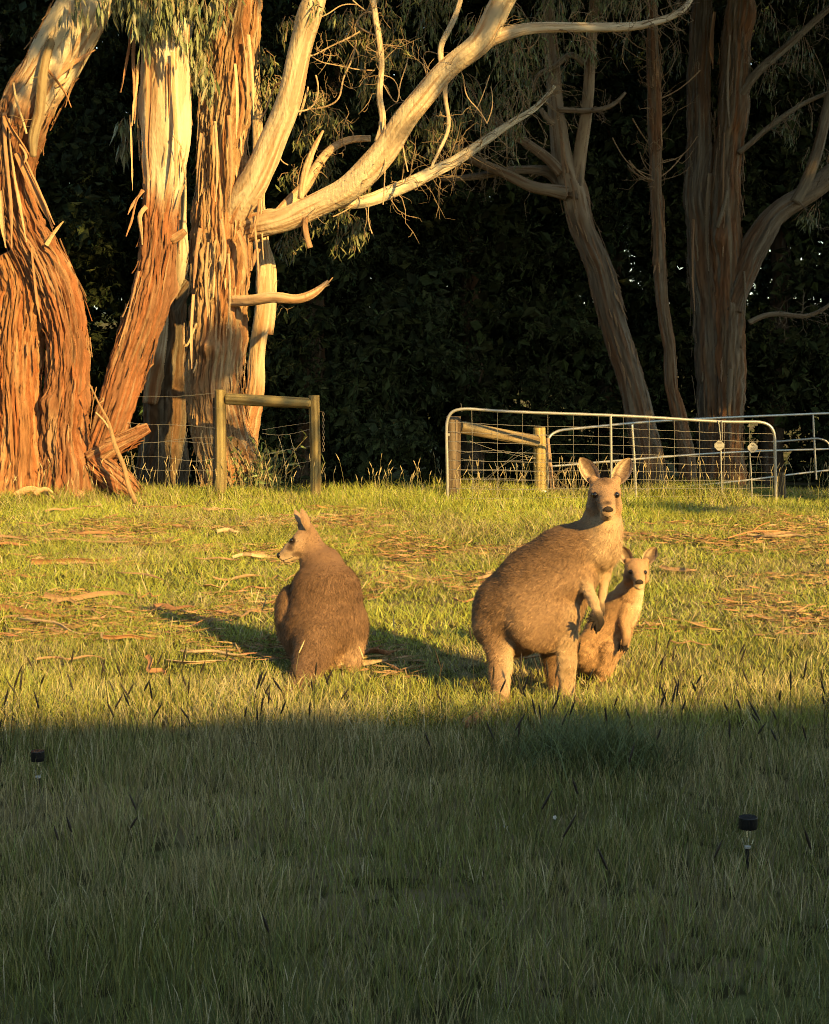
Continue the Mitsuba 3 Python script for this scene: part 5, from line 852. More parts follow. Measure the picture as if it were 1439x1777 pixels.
def on_lawn(px, py, lift=0.02):
    d = 2970 * EYE / (py - 540); x = (px - 719.5) / 2970 * d
    return x, d
def lay(a, b, w, seed, lift=0.05, thick=0.006):
    (x0, y0), (x1, y1) = a, b; r = np.random.default_rng(seed)
    t = np.linspace(0, 1, 5); x = x0 + (x1 - x0) * t; y = y0 + (y1 - y0) * t + r.normal(size=5) * 0.035
    z = ground(x, y) + lift + r.uniform(-0.012, 0.02, 5)
    return ribbon([(x[i], y[i], z[i]) for i in range(5)], w, thick, r.uniform(0.1, 0.5), r.uniform(0.15, 0.5), seed, 0.04), None
LITTER = [((-4.40, 15.49), (-3.43, 15.11), 0.05), ((-4.30, 14.23), (-3.65, 13.9), 0.045), ((-4.25, 11.9), (-3.80, 12.04), 0.055), ((-3.78, 10.73), (-3.25, 11.0), 0.05), ((-3.70, 10.4), (-3.2, 10.5), 0.035), ((-3.4, 9.49), (-2.98, 9.34), 0.05),
          ((-3.02, 11.54), (-2.27, 11.23), 0.05), ((-2.62, 11.95), (-2.0, 12.04), 0.04), ((-1.62, 12.44), (-1.38, 12.5), 0.04), ((-2.60, 11.1), (-2.0, 10.46), 0.02), ((-1.79, 11.65), (-1.5, 11.5), 0.05), ((-3.3, 15.1), (-2.5, 14.9), 0.05),
          ((1.95, 13.4), (2.2, 13.2), 0.05), ((3.0, 15.3), (3.5, 15.0), 0.03), ((-1.55, 9.7), (-1.4, 9.4), 0.04), ((1.25, 11.1), (1.45, 11.0), 0.05), ((3.3, 13.6), (4.0, 13.4), 0.04), ((-4.2, 13.2), (-3.5, 13.0), 0.06), ((-3.1, 13.7), (-2.4, 13.9), 0.05), ((-2.3, 13.1), (-1.9, 12.8), 0.04)]
BL = ['long bark strip at the far left edge of the lawn, nearest the stump', 'bark strip left on the lawn, second back from the stump', "broad red brown bark strip at the left edge, level with the rear kangaroo's waist", 'bark strip at the left edge just below the broad red brown one', "thin bark strip at the left edge below the long shadow's tip", 'bark strip at the lower left edge close to the shade', "bark strip beside the tip of the rear kangaroo's long shadow", 'pale bark strip just behind the tip of the long shadow', 'short pale bark strip midway between the rear kangaroo and the left gum', "thin bark strand lying across the rear kangaroo's shadow", 'curled bark strip halfway between the shadow tip and the rear kangaroo', 'long bark strip on the upper left lawn below the fallen stick', "bark strip on the lawn behind the joey's ears", 'thin bark strip on the far right lawn near the forked twig', "short bark strip in the grass near the rear kangaroo's shadow root", "bark strip on the lawn just right of the joey's paws", 'bark strip at the right edge of the lawn', 'broad bark strip at the left edge behind the others, in the middle lawn', 'bark strip on the left lawn between the stump and the long shadow', "bark strip on the lawn a little left of the rear kangaroo's face"]
r_ = np.random.default_rng(140)
TONES = [(0.36, 0.23, 0.13), (0.44, 0.32, 0.19), (0.30, 0.155, 0.08), (0.34, 0.215, 0.125)]
for k, (a, b, w) in enumerate(LITTER):
    q = thing('bark_strip', BL[k], 'bark', 'long strips of shed bark on the lawn')
    put(q, lay(a, b, w * 0.85, 150 + k, 0.05)[0], 'bark', np.array(TONES[k % 4]) * r_.uniform(0.85, 1.1))
for k in range(60):
    y = r_.uniform(9.3, 17.8); xr = 0.25 * y
    x = r_.uniform(-xr, xr) if r_.random() < 0.25 else r_.normal() * 1.2 - 0.17 * y
    ln = r_.uniform(0.12, 0.42); a = r_.normal() * 0.35
    q = thing('bark_piece', 'small piece of shed bark scattered in the sunlit lawn', 'bark', 'small pieces of shed bark on the lawn')
    put(q, lay((x, y), (x + ln * math.cos(a), y + ln * math.sin(a)), r_.uniform(0.010, 0.032), 400 + k, 0.045)[0], 'bark', np.array(TONES[k % 4]) * r_.uniform(0.7, 1.1))
tw = thing('fallen_twig', 'forked dead twig on the lawn to the right of the joey', 'twig')
part(tw, 'stem', bent([(2.75, 14.9, 0.08), (3.0, 15.05, 0.12), (3.3, 15.2, 0.10)], 0.007, 6), 'bark', (0.4, 0.2, 0.1), smooth=True)
part(tw, 'prong', bent([(3.0, 15.05, 0.12), (3.08, 15.1, 0.17), (3.16, 15.1, 0.2)], 0.005, 6), 'bark', (0.4, 0.2, 0.1), smooth=True)
for lab, pts in [('pale dry twig with side prongs lying low in the shaded grass', [(0.367,7.05,-0.011), (0.425,6.8,-0.022), (0.482,6.45,-0.03), (0.508,6.35,-0.032)]), ('straight pale straw stalk lying across the shaded grass', [(0.5,6.3,-0.009), (0.585,6.35,-0.002), (0.692,6.4,-0.003)]), ('grey crooked stick standing among the nearest grass', [(0.613,5.75,-0.114), (0.645,5.7,-0.147), (0.645,5.6,-0.24)])]:
    q = thing('dry_twig', lab, 'twig'); part(q, 'stem', bent(pts, 0.004, 6), 'bark', (0.42, 0.38, 0.28), smooth=True)
    m_ = np.array(pts[1]); part(q, 'prong', bent([tuple(m_), tuple(m_ + [0.03, 0.01, 0.045])], 0.003, 5), 'bark', (0.42, 0.38, 0.28), smooth=True)
for px, py, d, lab in [(882,1456,6.6,'small white flower in the shaded grass, left of the other'), (970,1438,6.7,'small white flower in the shaded grass, right of the other'), (1083,1640,5.7,'small white flower nearest the viewer')]:
    q = thing('white_flower', lab, 'flower'); c = np.array([(px - 719.5) / 2970 * d, d, 0.25])
    c[2] = EYE - (py - 540) / 2970 * d
    part(q, 'petals', join([ball(tuple(c + 0.005 * np.array([math.cos(a), 0.3 * math.sin(a), math.sin(a)])), 0.0042, 1, (1, .6, 1)) for a in np.arange(5) * 1.257]), 'plastic', (0.6, 0.58, 0.55), smooth=True)
    part(q, 'stalk', rod((c[0], c[1], float(ground(c[0], c[1]))), tuple(c), 0.002, 5), 'blade', (0.08, 0.1, 0.03))
for x, d, lab, s in [((1299 - 719.5) / 2970 * 6.25, 6.08, 'black capped solar stake light in the shaded grass on the right', 1.0), ((65 - 719.5) / 2970 * 7.29, 7.12, 'black capped solar stake light half buried in the grass at the left edge', 0.85)]:
    q = thing('garden_light', lab, 'garden light'); z0 = float(ground(x, d)); zt = 0.225 if s == 1 else 0.20
    def lathe(prof, n=28):
        a = np.linspace(0, 2 * np.pi, n, endpoint=False); pr = np.array(prof); k = len(pr)
        v = np.stack([pr[:, None, 0] * np.cos(a) + x, pr[:, None, 0] * np.sin(a) + d, np.repeat(pr[:, None, 1], n, 1)], -1).reshape(-1, 3)
        i = np.arange(k - 1)[:, None] * n; j = np.arange(n)[None]; kk = (j + 1) % n
        qd = np.stack([i + j, i + kk, i + n + kk, i + n + j], -1).reshape(-1, 4); return v, np.vstack([qd[:, [0, 1, 2]], qd[:, [0, 2, 3]]])
    part(q, 'cap', lathe([(0.0005, zt), (0.033 * s, zt), (0.0345 * s, zt - 0.002), (0.0345 * s, zt - 0.030), (0.033 * s, zt - 0.043), (0.0005, zt - 0.043)]), 'plastic', (0.005, 0.005, 0.007))
    part(q, 'lens', lathe([(0.031 * s, zt - 0.0435), (0.024 * s, zt - 0.085), (0.016 * s, zt - 0.110)]), 'clear_plastic')
    part(q, 'collar', lathe([(0.0005, zt - 0.108), (0.012, zt - 0.110), (0.012, zt - 0.117), (0.0005, zt - 0.118)]), 'plastic', (0.35, 0.35, 0.34))
    part(q, 'stake', lathe([(0.0005, zt - 0.118), (0.008, zt - 0.1185), (0.006, z0 + 0.01), (0.0005, z0 - 0.05)]), 'plastic', (0.02, 0.02, 0.02))

# ------------------------------------------------------------------ grass
def scatter(y0, y1, per, margin, seed):
    r = np.random.default_rng(seed); A = (y1 - y0) * 2 * (0.245 * y1 + margin); n = int(A * per)
    y = r.uniform(y0, y1, n); x = r.uniform(-1, 1, n) * (0.245 * y1 + margin)
    k = np.abs(x) < 0.245 * y + margin; return x[k], y[k], r
def tones(x, y, r, green, dry, share, scale=1.2):
    a = meshkit.fbm(np.stack([x * scale, y * scale, x * 0], -1), 3, 4); n = len(x)
    s = np.clip(share + 1.6 * (a - 0.5), 0.02, 0.95); isd = r.random(n) < s
    g = np.array(green) * (1 + 0.2 * r.normal(size=(n, 1))) * (1 + 0.07 * r.normal(size=(n, 3)))
    g = g * (1 + 0.5 * (meshkit.noise(np.stack([x * 0.9, y * 0.9, x * 0 + 4], -1)) - 0.5))[:, None]
    d = np.array(dry) * (1 + 0.22 * r.normal(size=(n, 1)))
    pale = r.random(n) < 0.035
    d = np.where(pale[:, None], np.array((0.46, 0.40, 0.26)), d)
    return np.where((isd | pale)[:, None], d, g)
GRN, DRY = (0.165, 0.170, 0.052), (0.29, 0.245, 0.12)
LIT_GRN, LIT_DRY = GRN, DRY
parts_ = []
x, y, r = scatter(4.1, 8.2, 3900, 0.45, 1)
k = meshkit.fbm(np.stack([x * 3.1, y * 3.1, x * 0 + 8], -1), 2) + 0.30 * r.random(len(x)) > 0.30; x, y = x[k], y[k]
h = (0.05 + 0.17 * meshkit.fbm(np.stack([x * 2.6, y * 2.6, x * 0], -1), 2) ** 1.2) * r.uniform(0.5, 1.3, len(x))
parts_.append(blades(x, y, h, r.uniform(0.0026, 0.005, len(x)), r.uniform(0.02, 0.28, len(x)), r.uniform(0, 0.3, len(x)), tones(x, y, r, GRN, DRY, 0.30), 1, 3))
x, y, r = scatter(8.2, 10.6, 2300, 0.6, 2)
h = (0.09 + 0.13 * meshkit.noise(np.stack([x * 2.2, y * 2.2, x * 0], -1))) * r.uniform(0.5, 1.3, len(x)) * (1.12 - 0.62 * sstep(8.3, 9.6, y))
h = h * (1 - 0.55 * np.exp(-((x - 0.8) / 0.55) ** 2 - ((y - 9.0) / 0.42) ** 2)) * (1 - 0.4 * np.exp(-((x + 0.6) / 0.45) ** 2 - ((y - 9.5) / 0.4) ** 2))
parts_.append(blades(x, y, h, r.uniform(0.003, 0.006, len(x)), r.uniform(0.05, 0.5, len(x)), r.uniform(0, 0.6, len(x)), tones(x, y, r, (0.215, 0.23, 0.045), (0.34, 0.29, 0.14), 0.22), 2, 3))  # sunlight past the house shadow is put into these brighter blade tones
x, y, r = scatter(10.4, 17.4, 1700, 0.7, 3)
h = (0.035 + 0.10 * meshkit.fbm(np.stack([x * 1.6, y * 1.6, x * 0], -1), 2) ** 1.3) * r.uniform(0.5, 1.4, len(x))
parts_.append(blades(x, y, h, r.uniform(0.005, 0.009, len(x)), r.uniform(0.1, 0.9, len(x)), r.uniform(0, 0.8, len(x)), tones(x, y, r, (0.235, 0.255, 0.044), DRY, 0.20), 3, 2))  # lit lawn brightness carried by the blade colour too
x, y, r = scatter(17.0, 19.6, 1700, 1.2, 4)
h = (0.05 + 0.17 * meshkit.noise(np.stack([x * 1.8, y * 1.8, x * 0], -1)) * sstep(16.8, 18.4, y)) * r.uniform(0.5, 1.4, len(x))
parts_.append(blades(x, y, h, r.uniform(0.005, 0.009, len(x)), r.uniform(0.05, 0.5, len(x)), r.uniform(0, 0.6, len(x)), tones(x, y, r, (0.235, 0.26, 0.042), DRY, 0.12), 4, 3))
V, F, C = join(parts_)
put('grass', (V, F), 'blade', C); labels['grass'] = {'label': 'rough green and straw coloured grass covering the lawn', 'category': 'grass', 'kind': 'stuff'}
# flattened dead thatch between the blades
x, y, r = scatter(9.2, 17.8, 420, 0.6, 5)
k = meshkit.fbm(np.stack([x * 1.1, y * 1.1, x * 0 + 1], -1), 3) + 0.12 * (x < 0) > 0.635; x, y = x[k], y[k]; n = len(x)
z = ground(x, y) + r.uniform(0.008, 0.05, n); az = r.normal(size=n) * 0.9 + np.where(r.random(n) < 0.5, 0, np.pi)
D = np.stack([np.cos(az), np.sin(az), r.normal(size=n) * 0.12], -1)
V, F, C = leaves(np.stack([x, y, z], -1), D, 0.14, 0.012, (0.27, 0.17, 0.09), 6, 0.3)
put('leaf_litter', (V, F), 'bark', C); labels['leaf_litter'] = {'label': 'fine brown bark shreds and dead leaves matted in the sunlit grass', 'category': 'leaf litter', 'kind': 'stuff'}
# seed heads on tall stems
def seedheads(key, x, y, hgt, tone_stem, tone_head, seed, label, head=0.05, hw=0.008):
    r = np.random.default_rng(seed); vs = []
    z = ground(x, y)
    for i in range(len(x)):
        a = r.uniform(0, 6.28); ln = hgt[i] * r.uniform(0.02, 0.3); b = np.array([x[i], y[i], z[i] - 0.01])
        tip = b + np.array([math.cos(a) * ln, math.sin(a) * ln * 0.6, hgt[i]]); mid = b * 0.5 + tip * 0.5 - np.array([math.cos(a) * ln, 0, 0]) * 0.10
        d = unit(tip - mid); hd = head * r.uniform(0.7, 1.4)
        s, f1, *_ = tube([(*b, 0.0016), (*mid, 0.0015), (*tip, 0.0012)], hgt[i] / 3.2, 3, cap=False)
        e = tip + d * hd + np.array([math.cos(a), 0, -0.5]) * hd * 0.25
        hh, f2, *_ = tube([(*tip, hw * 0.35), (*(tip * .65 + e * .35), hw * 0.6), (*(tip * .3 + e * .7), hw * 0.45), (*e, 0.0008)], hd / 4, 5, cap=False)
        ts = np.array(tone_stem) * r.uniform(0.7, 1.3); th = np.array(tone_head) * r.uniform(0.65, 1.4)
        vs += [(s, f1, np.tile(ts, (len(s), 1))), (hh, f2, np.tile(th, (len(hh), 1)))]
    V, F, C = join(vs); put(key, (V, F), 'blade', C, smooth=True); labels[key] = {'label': label, 'category': 'grass', 'kind': 'stuff'}
r = np.random.default_rng(50)
n = 165; y = np.r_[r.uniform(7.4, 8.5, 135), r.uniform(5.0, 7.6, 30)]; x = r.uniform(-1, 1, n) * (0.25 * y + 0.3)
cx_ = r.choice([-2.3, -1.9, -1.35, -0.75, 0.55, 1.15, 1.6, 1.95, 2.3], n); x = np.where(r.random(n) < 0.72, cx_ + 0.13 * r.normal(size=n), x)
seedheads('seed_grass', x, y, r.uniform(0.16, 0.42, n), (0.045, 0.045, 0.02), (0.020, 0.014, 0.010), 51, 'tall stems with dark purple brown seed heads along the edge of the shade', 0.075, 0.0085)
n = 420; y = np.r_[r.uniform(17.9, 19.3, 330), r.uniform(9.2, 17, 90)]; x = r.uniform(-1, 1, n) * (0.25 * y + 0.5)
k = ~((y > 17.5) & (np.abs(x + 1.0) < 0.6) & (r.random(n) < 0.3)); x, y = x[k], y[k]
hh = np.where(y > 17.5, r.uniform(0.22, 0.46, len(x)), r.uniform(0.12, 0.24, len(x)))
seedheads('pale_seed_grass', x, y, hh, (0.30, 0.26, 0.12), (0.42, 0.33, 0.18), 52, 'pale straw seed heads standing along the fence line and in the lit lawn', 0.075, 0.008)
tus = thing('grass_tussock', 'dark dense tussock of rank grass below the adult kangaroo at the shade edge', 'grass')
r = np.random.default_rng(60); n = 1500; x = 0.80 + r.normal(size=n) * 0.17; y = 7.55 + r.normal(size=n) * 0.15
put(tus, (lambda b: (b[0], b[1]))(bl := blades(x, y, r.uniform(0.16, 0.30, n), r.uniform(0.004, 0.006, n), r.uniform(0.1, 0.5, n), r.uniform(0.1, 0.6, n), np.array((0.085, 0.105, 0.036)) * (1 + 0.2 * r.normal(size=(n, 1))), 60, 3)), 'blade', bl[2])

# ------------------------------------------------------------------ the kangaroos

def finish(key, prims, flow, flen, nfur, seed, recolor, h=0.0075):
    v, f, c, thick = skin(prims, h)
    n = vnormals(v, f)
    v = v + n * (0.010 * (meshkit.fbm(v * 11, 2, seed) - 0.5) * np.clip(thick / 0.08, 0.1, 1) + 0.004 * (meshkit.noise(v * 45, seed + 3) - 0.5))[:, None]
    c = recolor(v, n, c)
    c = c * (0.88 + 0.24 * meshkit.fbm(v * 9, 3, seed + 5))[:, None]
    part(key, 'body', (v, f), 'fur', c, smooth=True)
    V, F, C = fur_of(v, f, c, thick, nfur, flow, flen, seed)
    G = fur_of(v, f, c * np.array([0.62, 0.58, 0.55]), thick, nfur // 9, flow, lambda p: 1.5 * flen(p), seed + 50, 0.45, 0.0034); P = fur_of(v, f, np.clip(c * 1.35, 0, 0.6), thick, nfur // 12, flow, lambda p: 1.25 * flen(p), seed + 60, 0.45, 0.004)
    V, F, C = join([(V, F, C), G, P])
    part(key, 'fur_coat', (V, F), 'fur', C, kind='stuff')
    return v, f, c
def digits(key, root, tips, r, name='finger'):
    for t in tips:
        mid = (np.array(root) * 0.45 + np.array(t) * 0.55) + np.array([0, -0.006, 0.006])
        v, f, *_ = tube([(*root, r), (*mid, r * 0.9), (*t, r * 0.35)], 0.004, 8)
        part(key, name, (v, f), 'fur', (0.012, 0.009, 0.008), smooth=True)

# ---- the mother, standing side on with her head turned to the camera
mother = thing('kangaroo', 'tall adult grey kangaroo with upright ears facing the camera, forepaws hanging before its belly', 'kangaroo')
ARM = (0.40, 0.27, 0.16)
mp = []
mp += ell([(0.539,9.1,0.431,0.2145)], (1.0,0.86,1.06), 10, GREY, 0.05)
mp += cap([(0.538,9.08,0.466,0.214),(0.674,9.05,0.605,0.2163),(0.813,9,0.747,0.1818),(0.921,8.96,0.839,0.1358)], BACK, 0.05)
mp += cap([(0.646,9,0.52,0.2),(0.809,8.95,0.668,0.1507)], GREY, 0.05)
mp += cap([(0.944,8.95,0.821,0.1296),(0.985,8.94,0.93,0.1084),(0.997,8.93,1.038,0.0872)], (0.24,0.145,0.082), 0.02)
mp += cap([(0.988,8.9,0.822,0.1019),(0.996,8.88,0.938,0.0837)], ARM, 0.03)
mp += cap([(1.006,8.93,0.855,0.0722),(0.963,8.94,0.731,0.0542)], PALE, 0.03)
mp += cap([(0.815,9,0.536,0.1091),(0.757,9.02,0.345,0.1033)], WARM, 0.03)
mp += ell([(0.394,9.19,0.415,0.0774)], (1,1.5,2.1), 4, FAR_SHADE, 0.02)
mp += ell([(0.675,8.885,0.463,0.1885)], (1,0.56,0.98), 25, (0.28,0.172,0.10), 0.013)
mp += cap([(0.806,8.86,0.492,0.0537),(0.801,8.86,0.36,0.0507),(0.805,8.88,0.217,0.0478),(0.813,8.92,0.006,0.0375)], (0.36,0.24,0.14), 0.03)
mp += cap([(0.824,8.84,0.348,0.0238),(0.825,8.87,0.219,0.0179),(0.83,8.9,0.026,0.015)], (0.42,0.29,0.175), 0.02)
mp += cap([(0.774,8.85,0.285,0.0238),(0.783,8.87,0.157,0.0209),(0.796,8.9,0.011,0.018)], (0.42,0.29,0.175), 0.02)
mp += cap([(0.804,8.92,0.009,0.039),(0.846,8.78,0.011,0.0325),(0.87,8.66,0.021,0.0233)], WARM, 0.02)
mp += cap([(0.779,9.17,0.348,0.1112),(0.756,9.18,0.219,0.0618),(0.763,9.18,0.107,0.0433),(0.774,9.18,-0.044,0.034)], FAR_SHADE, 0.03)
mp += cap([(0.773,9.17,-0.035,0.034),(0.852,9,-0.028,0.0242)], FAR_SHADE, 0.02)
mp += cap([(0.572,9.02,0.326,0.0607),(0.725,9,0.305,0.0606)], (0.38,0.26,0.155), 0.03)
mp += cap([(0.433,9.02,0.376,0.1093),(0.45,8.97,0.267,0.0604),(0.454,8.92,0.147,0.0481),(0.451,8.84,-0.006,0.0387)], GREY, 0.035)
mp += cap([(0.451,8.84,0.003,0.0536),(0.387,8.62,-0,0.0406),(0.26,8.35,0.02,0.0253)], GREY, 0.03)
mp += cap([(0.497,8.95,0.321,0.0362),(0.49,8.9,0.182,0.027),(0.481,8.85,0.069,0.0209)], (0.42,0.29,0.175), 0.02)
mp += cap([(0.918,8.93,0.8,0.0752),(0.889,8.87,0.717,0.0538),(0.897,8.82,0.639,0.0327)], WARM, 0.018)
mp += cap([(0.897,8.82,0.639,0.0327),(0.928,8.76,0.567,0.0251),(0.949,8.73,0.515,0.0206)], ARM, 0.02)
mp += cap([(0.951,8.72,0.499,0.0235),(0.954,8.71,0.467,0.0264),(0.944,8.7,0.436,0.0205)], DARK, 0.008)
mp += cap([(1.021,9,0.759,0.0485),(1.014,8.98,0.663,0.0257),(0.994,8.93,0.578,0.0195),(0.982,8.9,0.516,0.0165)], ARM, 0.02)
mp += cap([(0.982,8.9,0.516,0.021),(0.978,8.88,0.476,0.0209)], DARK, 0.008)
# head
mp += ell([(0.996,8.9,1.108,0.0869)], (1,0.95,1.02), 0, WARM, 0.02)
mp += ell([(0.951,8.89,1.043,0.0509)], (1,1.2,1.15), 0, GREY, 0.02)
mp += ell([(1.044,8.89,1.043,0.0449)], (1,1.2,1.2), 0, WARM, 0.02)
mp += cap([(0.992,8.84,1.103,0.0566),(0.99,8.76,1.069,0.0442),(0.99,8.71,1.051,0.0367)], WARM, 0.02)
mp += cap([(0.97,8.71,1.036,0.0176),(0.994,8.71,1.028,0.022),(1.015,8.72,1.035,0.0176)], (0.42,0.31,0.2), 0.012)
mp += cap([(0.992,8.8,1.017,0.0326),(0.994,8.74,1.009,0.0221)], (0.44,0.32,0.2), 0.02)
mp += ell([(0.939,8.845,1.12,0.0238)], (1,1,0.6), 0, GREY, 0.015)
mp += ell([(1.053,8.85,1.12,0.0238)], (1,1,0.6), 0, GREY, 0.015)
mp += cap([(0.956,8.93,1.154,0.0331),(0.938,8.93,1.181,0.0241)], WARM, 0.02)
mp += cap([(1.047,8.93,1.154,0.0331),(1.059,8.93,1.178,0.0241)], WARM, 0.02)
EYE_L, EYE_R = (0.937,8.8,1.113), (1.046,8.8,1.113)
def recolor_m(v, n, c):
    c = patch_color(v, c, (EYE_L[0], 8.8, EYE_L[2] - 0.035), 0.030, (0.13, 0.078, 0.047), 0.5, 1, (1, 3, 1.3))
    c = patch_color(v, c, (EYE_R[0], 8.8, EYE_R[2] - 0.040), 0.024, (0.13, 0.078, 0.047), 0.5, 2, (1, 3, 1.3))
    for e in (EYE_L, EYE_R): c = patch_color(v, c, (e[0], 8.82, e[2]), 0.018, (0.025, 0.016, 0.011), 0.3, 3, (1.15, 3, 0.85))
    t = (0.989,8.73,1.083)
    c = patch_color(v, c, t, 0.017, (0.03, 0.02, 0.015), 0.5, 4, (1.3, 3, .7))
    w = (0.95,8.72,1.032)
    c = patch_color(v, c, (0.992,8.9,1.175), 0.03, (0.06, 0.035, 0.022), 0.6, 5, (1.1, 2, .8))
    return c
def flow_m(p): return np.stack([-0.7 + 0 * p[:, 0], 0.15 + 0 * p[:, 0], -0.75 + 0 * p[:, 0]], -1)
def len_m(p): return 0.022 - 0.013 * sstep((-2.176,8.9,0.828)[2], (-2.171,8.9,0.996)[2], p[:, 2])
finish(mother, mp, flow_m, len_m, 90000, 11, recolor_m)
def face_parts(key, prims, eyes, r, nose, nose_r, y0):
    for e in eyes:
        y = surface_y(prims, e[0], e[2], y0)
        part(key, 'eye', ball((e[0], y + r * 0.45, e[2]), r), 'glossy_dark', (0.008, 0.005, 0.004), smooth=True)
    y = surface_y(prims, nose[0], nose[2], y0)
    a = []
    a.append(ball((nose[0], y + nose_r * 0.30, nose[2]), nose_r, 3, (1.05, 0.55, 0.75)))
    for s in (-1, 1): a.append(ball((nose[0] + s * nose_r * 0.78, y + nose_r * 0.38, nose[2] - nose_r * 0.12), nose_r * 0.5, 2, (0.9, 0.7, 1.0)))
    part(key, 'nose', join(a), 'fur', (0.03, 0.022, 0.019), smooth=True)
face_parts(mother, mp, (EYE_L, EYE_R), 0.0165, (0.989,8.68,1.055), 0.0215, 8.4)
y_m = surface_y(mp, (0.99,8.7,1.024)[0], (0.99,8.7,1.023)[2], 8.4)
a, b, m_ = (0.972,8.7,1.018), (1.01,8.7,1.02), (0.991,8.7,1.015)
part(mother, 'mouth', bent([(a[0], y_m + 0.012, a[2]), (m_[0], y_m - 0.001, m_[2]), (b[0], y_m + 0.012, b[2])], 0.0018, 6, 0.01), 'fur', (0.015, 0.009, 0.007), smooth=True)
P_, F_, C_ = ear_mesh((0.959,8.93,1.154), (0.871,8.97,1.296), 0.0934, (0.12, -1, 0.12), 0.85, seed=3); part(mother, 'ear', (P_, F_), 'fur', C_, smooth=True)
P_, F_, C_ = ear_mesh((1.047,8.93,1.154), (1.135,8.97,1.293), 0.0934, (-0.12, -1, 0.12), 0.85, seed=4); part(mother, 'ear', (P_, F_), 'fur', C_, smooth=True)
digits(mother, (0.936,8.69,0.48), [(0.892,8.67,0.511), (0.883,8.665,0.491), (0.889,8.665,0.47), (0.908,8.665,0.433), (0.935,8.67,0.411)], 0.0095)
digits(mother, (0.978,8.88,0.482), [(0.956,8.85,0.466), (0.96,8.85,0.454), (0.969,8.85,0.445), (0.978,8.85,0.442), (0.99,8.85,0.451)], 0.006)
digits(mother, (0.862,8.7,0.017), [(0.881,8.53,0.042), (0.913,8.56,0.041)], 0.011, 'toe')

# ---- the joey beside her
joey = thing('kangaroo', 'small young kangaroo peering out from behind the tall adult, pale throat and dark forepaws', 'kangaroo')
jp = []
JW = (0.36, 0.215, 0.115); JB = (0.30, 0.175, 0.095)
jp += cap([(1.187,9.4,0.5,0.0728),(1.153,9.42,0.399,0.0952),(1.085,9.46,0.261,0.121),(1.026,9.5,0.138,0.1279)], JW, 0.04)
jp += cap([(1.135,9.44,0.435,0.0699),(1.072,9.5,0.352,0.0768)], JB, 0.03)
jp += cap([(1.198,9.36,0.501,0.063),(1.215,9.35,0.567,0.0535),(1.225,9.36,0.62,0.0504)], JB, 0.03)
jp += cap([(1.238,9.32,0.514,0.0282),(1.221,9.33,0.431,0.0283),(1.196,9.35,0.347,0.0283)], PALE, 0.02)
jp += ell([(1.015,9.4,0.181,0.1203)], (1,0.6,1.05), 30, JW, 0.02)
jp += cap([(1.082,9.34,0.193,0.0535),(1.06,9.36,0.085,0.0441),(1.04,9.4,-0.006,0.0348),(1.037,9.42,-0.099,0.027)], JW, 0.02)
jp += cap([(1.037,9.42,-0.092,0.0254),(1.088,9.3,-0.078,0.0188)], JW, 0.015)
jp += cap([(0.95,9.55,0.111,0.0836),(0.958,9.55,-0.005,0.045),(0.969,9.55,-0.089,0.0322)], JB, 0.03)
jp += cap([(0.939,9.6,0.068,0.0646),(0.912,9.65,-0.077,0.0422),(0.902,9.9,-0.185,0.03)], JB, 0.03)
jp += cap([(1.173,9.33,0.422,0.0408),(1.159,9.31,0.354,0.0298),(1.166,9.28,0.305,0.0234),(1.161,9.26,0.261,0.0187)], JW, 0.015)
jp += cap([(1.161,9.26,0.261,0.0187),(1.154,9.25,0.23,0.0171)], DARK, 0.006)
jp += cap([(1.151,9.4,0.37,0.0285),(1.145,9.37,0.295,0.0221),(1.146,9.35,0.25,0.0157)], JW, 0.015)
jp += cap([(1.146,9.35,0.25,0.0157),(1.144,9.33,0.215,0.0141)], DARK, 0.006)
jp += ell([(1.223,9.32,0.645,0.0659)], (1.0,0.95,0.98), 0, JW, 0.015)
jp += ell([(1.189,9.32,0.6,0.0392)], (1,1.1,1.1), 0, JB, 0.015)
jp += ell([(1.258,9.32,0.6,0.0345)], (1,1.1,1.1), 0, JW, 0.015)
jp += cap([(1.221,9.28,0.636,0.0437),(1.22,9.22,0.613,0.0341),(1.222,9.185,0.603,0.0278)], JW, 0.015)
jp += cap([(1.204,9.19,0.58,0.0155),(1.222,9.18,0.575,0.017),(1.238,9.19,0.583,0.0139)], PALE, 0.01)
jp += cap([(1.193,9.34,0.674,0.0252),(1.177,9.34,0.691,0.0173)], JB, 0.015)
jp += cap([(1.263,9.34,0.678,0.0252),(1.276,9.34,0.694,0.0173)], JB, 0.015)
JL, JR = (1.184,9.25,0.643), (1.261,9.25,0.64)
def recolor_j(v, n, c):
    c = patch_color(v, c, (JL[0] - .004, 9.26, JL[2] - 0.03), 0.024, (0.15, 0.09, 0.053), 0.5, 1, (1, 3, 1.3))
    c = patch_color(v, c, (JR[0], 9.26, JR[2] - 0.03), 0.016, (0.15, 0.09, 0.053), 0.5, 2, (1, 3, 1.3))
    for e in (JL, JR): c = patch_color(v, c, (e[0], 9.26, e[2]), 0.0125, (0.025, 0.016, 0.011), 0.3, 3, (1.15, 3, 0.85))
    return c
finish(joey, jp, lambda p: np.stack([-0.5 + 0 * p[:, 0], 0.2 + 0 * p[:, 0], -0.85 + 0 * p[:, 0]], -1), lambda p: 0.017 - 0.010 * sstep((-2.283,9.3,0.453)[2], (-2.28,9.3,0.565)[2], p[:, 2]), 45000, 21, recolor_j, 0.006)
face_parts(joey, jp, (JL, JR), 0.0125, (1.219,9.15,0.603), 0.0185, 8.9)
